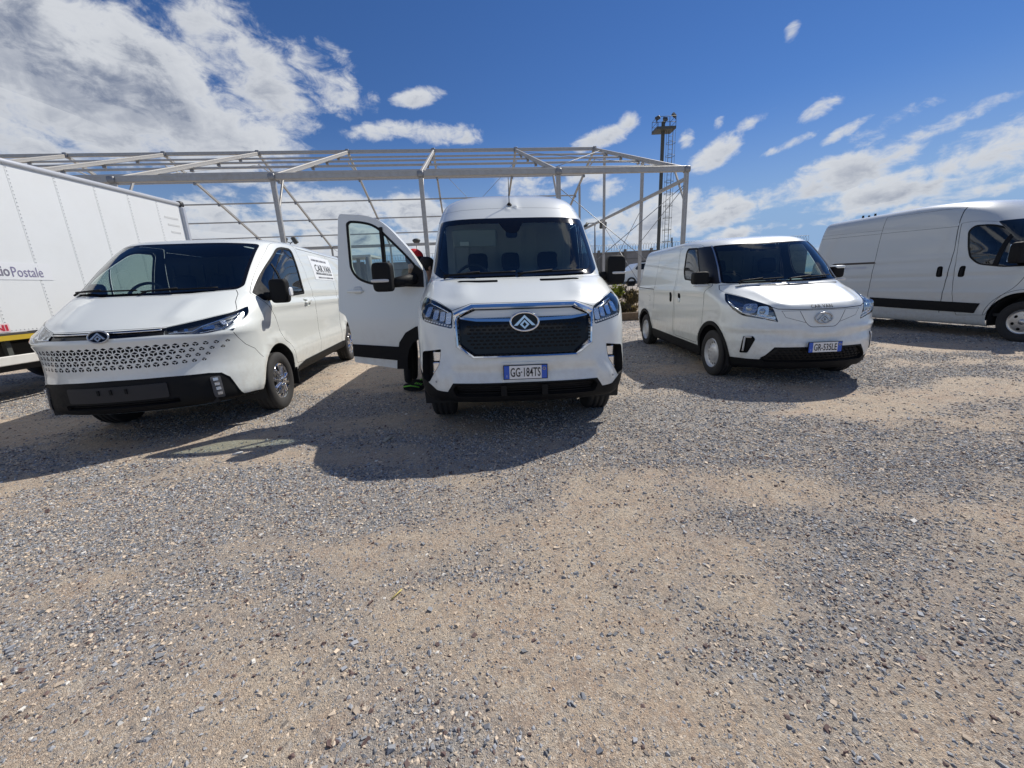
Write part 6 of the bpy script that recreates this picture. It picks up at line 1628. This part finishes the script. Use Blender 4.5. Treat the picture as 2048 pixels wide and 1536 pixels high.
def person(loc, rz, label, top, cap, lean=.12, shoe_green=True, H=1.76):
    t = empty('person', loc, rz, label, 'person'); k = H / 1.76
    def J(x, y, z, r): return (x * k, y * k - lean * max(0, z - .9) * k, z * k, r * k if not hasattr(r, '__len__') else tuple(q * k for q in r))
    # facing -y; one continuous body from head to ankles
    j = dict(pelvis=J(0, 0, .95, (.15, .11)), waist=J(0, 0, 1.10, (.135, .10)), chest=J(0, 0, 1.30, (.165, .115)), neck0=J(0, 0, 1.46, (.075, .07)), neck1=J(0, -.01, 1.53, .055), head0=J(0, -.02, 1.60, (.075, .085)), head1=J(0, -.015, 1.70, (.08, .098)), head2=J(0, 0, 1.76, (.05, .06)),
        sl=J(.19, 0, 1.42, .062), el=J(.25, -.05, 1.15, .045), wl=J(.20, -.28, 1.12, .034), hl=J(.18, -.36, 1.13, .036), sr=J(-.19, 0, 1.42, .062), er=J(-.26, -.02, 1.15, .045), wr=J(-.22, -.24, 1.05, .034), hr=J(-.20, -.31, 1.04, .036),
        hpl=J(.10, 0, .88, .085), kl=J(.11, -.03, .50, .060), al=J(.11, .0, .10, .042), hpr=J(-.10, 0, .88, .085), kr=J(-.11, -.03, .50, .060), ar=J(-.11, .0, .10, .042))
    e = [('pelvis', 'waist'), ('waist', 'chest'), ('chest', 'neck0'), ('neck0', 'neck1'), ('neck1', 'head0'), ('head0', 'head1'), ('head1', 'head2'), ('chest', 'sl'), ('sl', 'el'), ('el', 'wl'), ('wl', 'hl'), ('chest', 'sr'), ('sr', 'er'), ('er', 'wr'), ('wr', 'hr'), ('pelvis', 'hpl'), ('hpl', 'kl'), ('kl', 'al'), ('pelvis', 'hpr'), ('hpr', 'kr'), ('kr', 'ar')]
    body = skin_body(j, e, 'body', SKINM, t)
    grow = lambda q, g: tuple(q[:3]) + ((q[3] + g * k) if not hasattr(q[3], '__len__') else tuple(r + g * k for r in q[3]),)
    js = {n: grow(j[n], .016) for n in ('waist', 'chest', 'sl', 'el', 'sr', 'er', 'pelvis')}; js['wl'] = grow(j['wl'], .012); js['wr'] = grow(j['wr'], .012); js['col'] = (j['neck0'][0], j['neck0'][1], j['neck0'][2] + .01, .074 * k)
    skin_body(js, [('chest', 'waist'), ('waist', 'pelvis'), ('chest', 'col'), ('chest', 'sl'), ('sl', 'el'), ('el', 'wl'), ('chest', 'sr'), ('sr', 'er'), ('er', 'wr')], 'jacket', top, t)
    jt = {n: grow(j[n], .014) for n in ('pelvis', 'hpl', 'kl', 'al', 'hpr', 'kr', 'ar')}
    skin_body(jt, [('pelvis', 'hpl'), ('hpl', 'kl'), ('kl', 'al'), ('pelvis', 'hpr'), ('hpr', 'kr'), ('kr', 'ar')], 'trousers', DARKC, t)
    hc = Vector(j['head1'][:3])
    for sg in (-1, 1):                                                   # face, ears, hands, shoes
        b = MB(); b.sell(hc + Vector((sg * .082 * k, .012, -.03)), (.022, .04, .062), .9, .9, 6, 8); b.build('ear', SKINM, t)
        b = MB(); b.sell(hc + Vector((sg * .034, -.088 * k, -.005)), (.026, .014, .014), .9, .9, 6, 8); b.build('eye', mat('eye', (.05, .04, .035), .2), t)
        hj = Vector(j['hl' if sg > 0 else 'hr'][:3]); b = MB()
        for f in range(4):
            x0 = hj + Vector(((f - 1.5) * .018, -.03, .0)); L = (.060, .070, .066, .050)[f]; b.tube([x0, x0 + Vector((0, -L * .5, -.008)), x0 + Vector((0, -L * .85, -.03)), x0 + Vector((0, -L * .9, -.05))], [.0095, .0088, .008, .006], 7)
        x0 = hj + Vector((-sg * .032, -.005, .0)); b.tube([x0, x0 + Vector((-sg * .02, -.03, -.005)), x0 + Vector((-sg * .018, -.055, -.012))], [.011, .010, .007], 7)
        b.build('hand', SKINM, t)
        a = Vector(j['al' if sg > 0 else 'ar'][:3]); b = MB(); b.sell(a + Vector((0, -.065, -.045)), (.10, .29, .10), .55, .7, 8, 16); sh = b.build('shoe', DARKC, t)
        b = MB()
        if shoe_green:
            for q in range(4): b.tube([a + Vector((-.035, -.10 - q * .025, .004 - q * .006)), a + Vector((.0, -.11 - q * .025, .014 - q * .006)), a + Vector((.035, -.10 - q * .025, .004 - q * .006))], .008, 5)
            b.tube([a + Vector((sg * .05, -.16, -.04)), a + Vector((sg * .055, -.04, -.015)), a + Vector((sg * .05, .06, -.03))], .009, 5)
            b.build('shoe_laces', GREENS, sh)
    b = MB(); b.sell(hc + Vector((0, -.108 * k, -.035)), (.028, .04, .05), .8, .8, 6, 10); b.build('nose', SKINM, t)
    b = MB(); b.sell(hc + Vector((0, -.094 * k, -.072)), (.05, .014, .014), .9, .9, 6, 10); b.build('mouth', mat('lips', (.32, .12, .10), .5), t)
    b = MB(); b.sell(hc + Vector((0, .022, .012)), (.178, .200, .19), .9, .95, 12, 18); b.build('hair', HAIR, t)
    if cap:
        b = MB(); V = []; Fc = []; c = hc + Vector((0, .005, .035)); nu, nv = 8, 20
        for i in range(nu + 1):
            f = i / nu * math.pi / 2
            for q in range(nv): g = 2 * math.pi * q / nv; V.append(c + Vector((.100 * math.cos(f) * math.cos(g), .118 * math.cos(f) * math.sin(g), .105 * math.sin(f) - .01)))
        for i in range(nu):
            for q in range(nv): w = (q + 1) % nv; Fc.append((i * nv + q, i * nv + w, (i + 1) * nv + w, (i + 1) * nv + q))
        b.add(V, Fc, True); b.build('cap', RED, t)
        b = MB(); V = []; n = 12
        for i in range(n + 1):
            g = math.pi * (1 + i / n); 
            for q, rr in ((0, 1.0), (1, 1.0)):
                pass
            V += [c + Vector((.098 * math.cos(g), .114 * math.sin(g), -.005)), c + Vector((.095 * math.cos(g), .118 * math.sin(g) - .085 * abs(math.sin(g)), -.022))]
        Fc = [(2 * i, 2 * i + 1, 2 * i + 3, 2 * i + 2) for i in range(n)]
        b.add(V, Fc, True); b.add([p_ + Vector((0, 0, -.008)) for p_ in V], [f[::-1] for f in Fc], True); b.build('cap_brim', mat('cap_brim_black', (.015, .012, .012), .8), t)
    return t
person((-1.38, 5.30, 0), R(84), 'person in a red cap and maroon jacket standing behind the open door', MAROON, True, .26, True, 1.76)
person((-1.0, 5.05, 0), R(118), 'person with dark hair in black clothes between the open door and the tall van', DARKC, False, .05, False, 1.66)
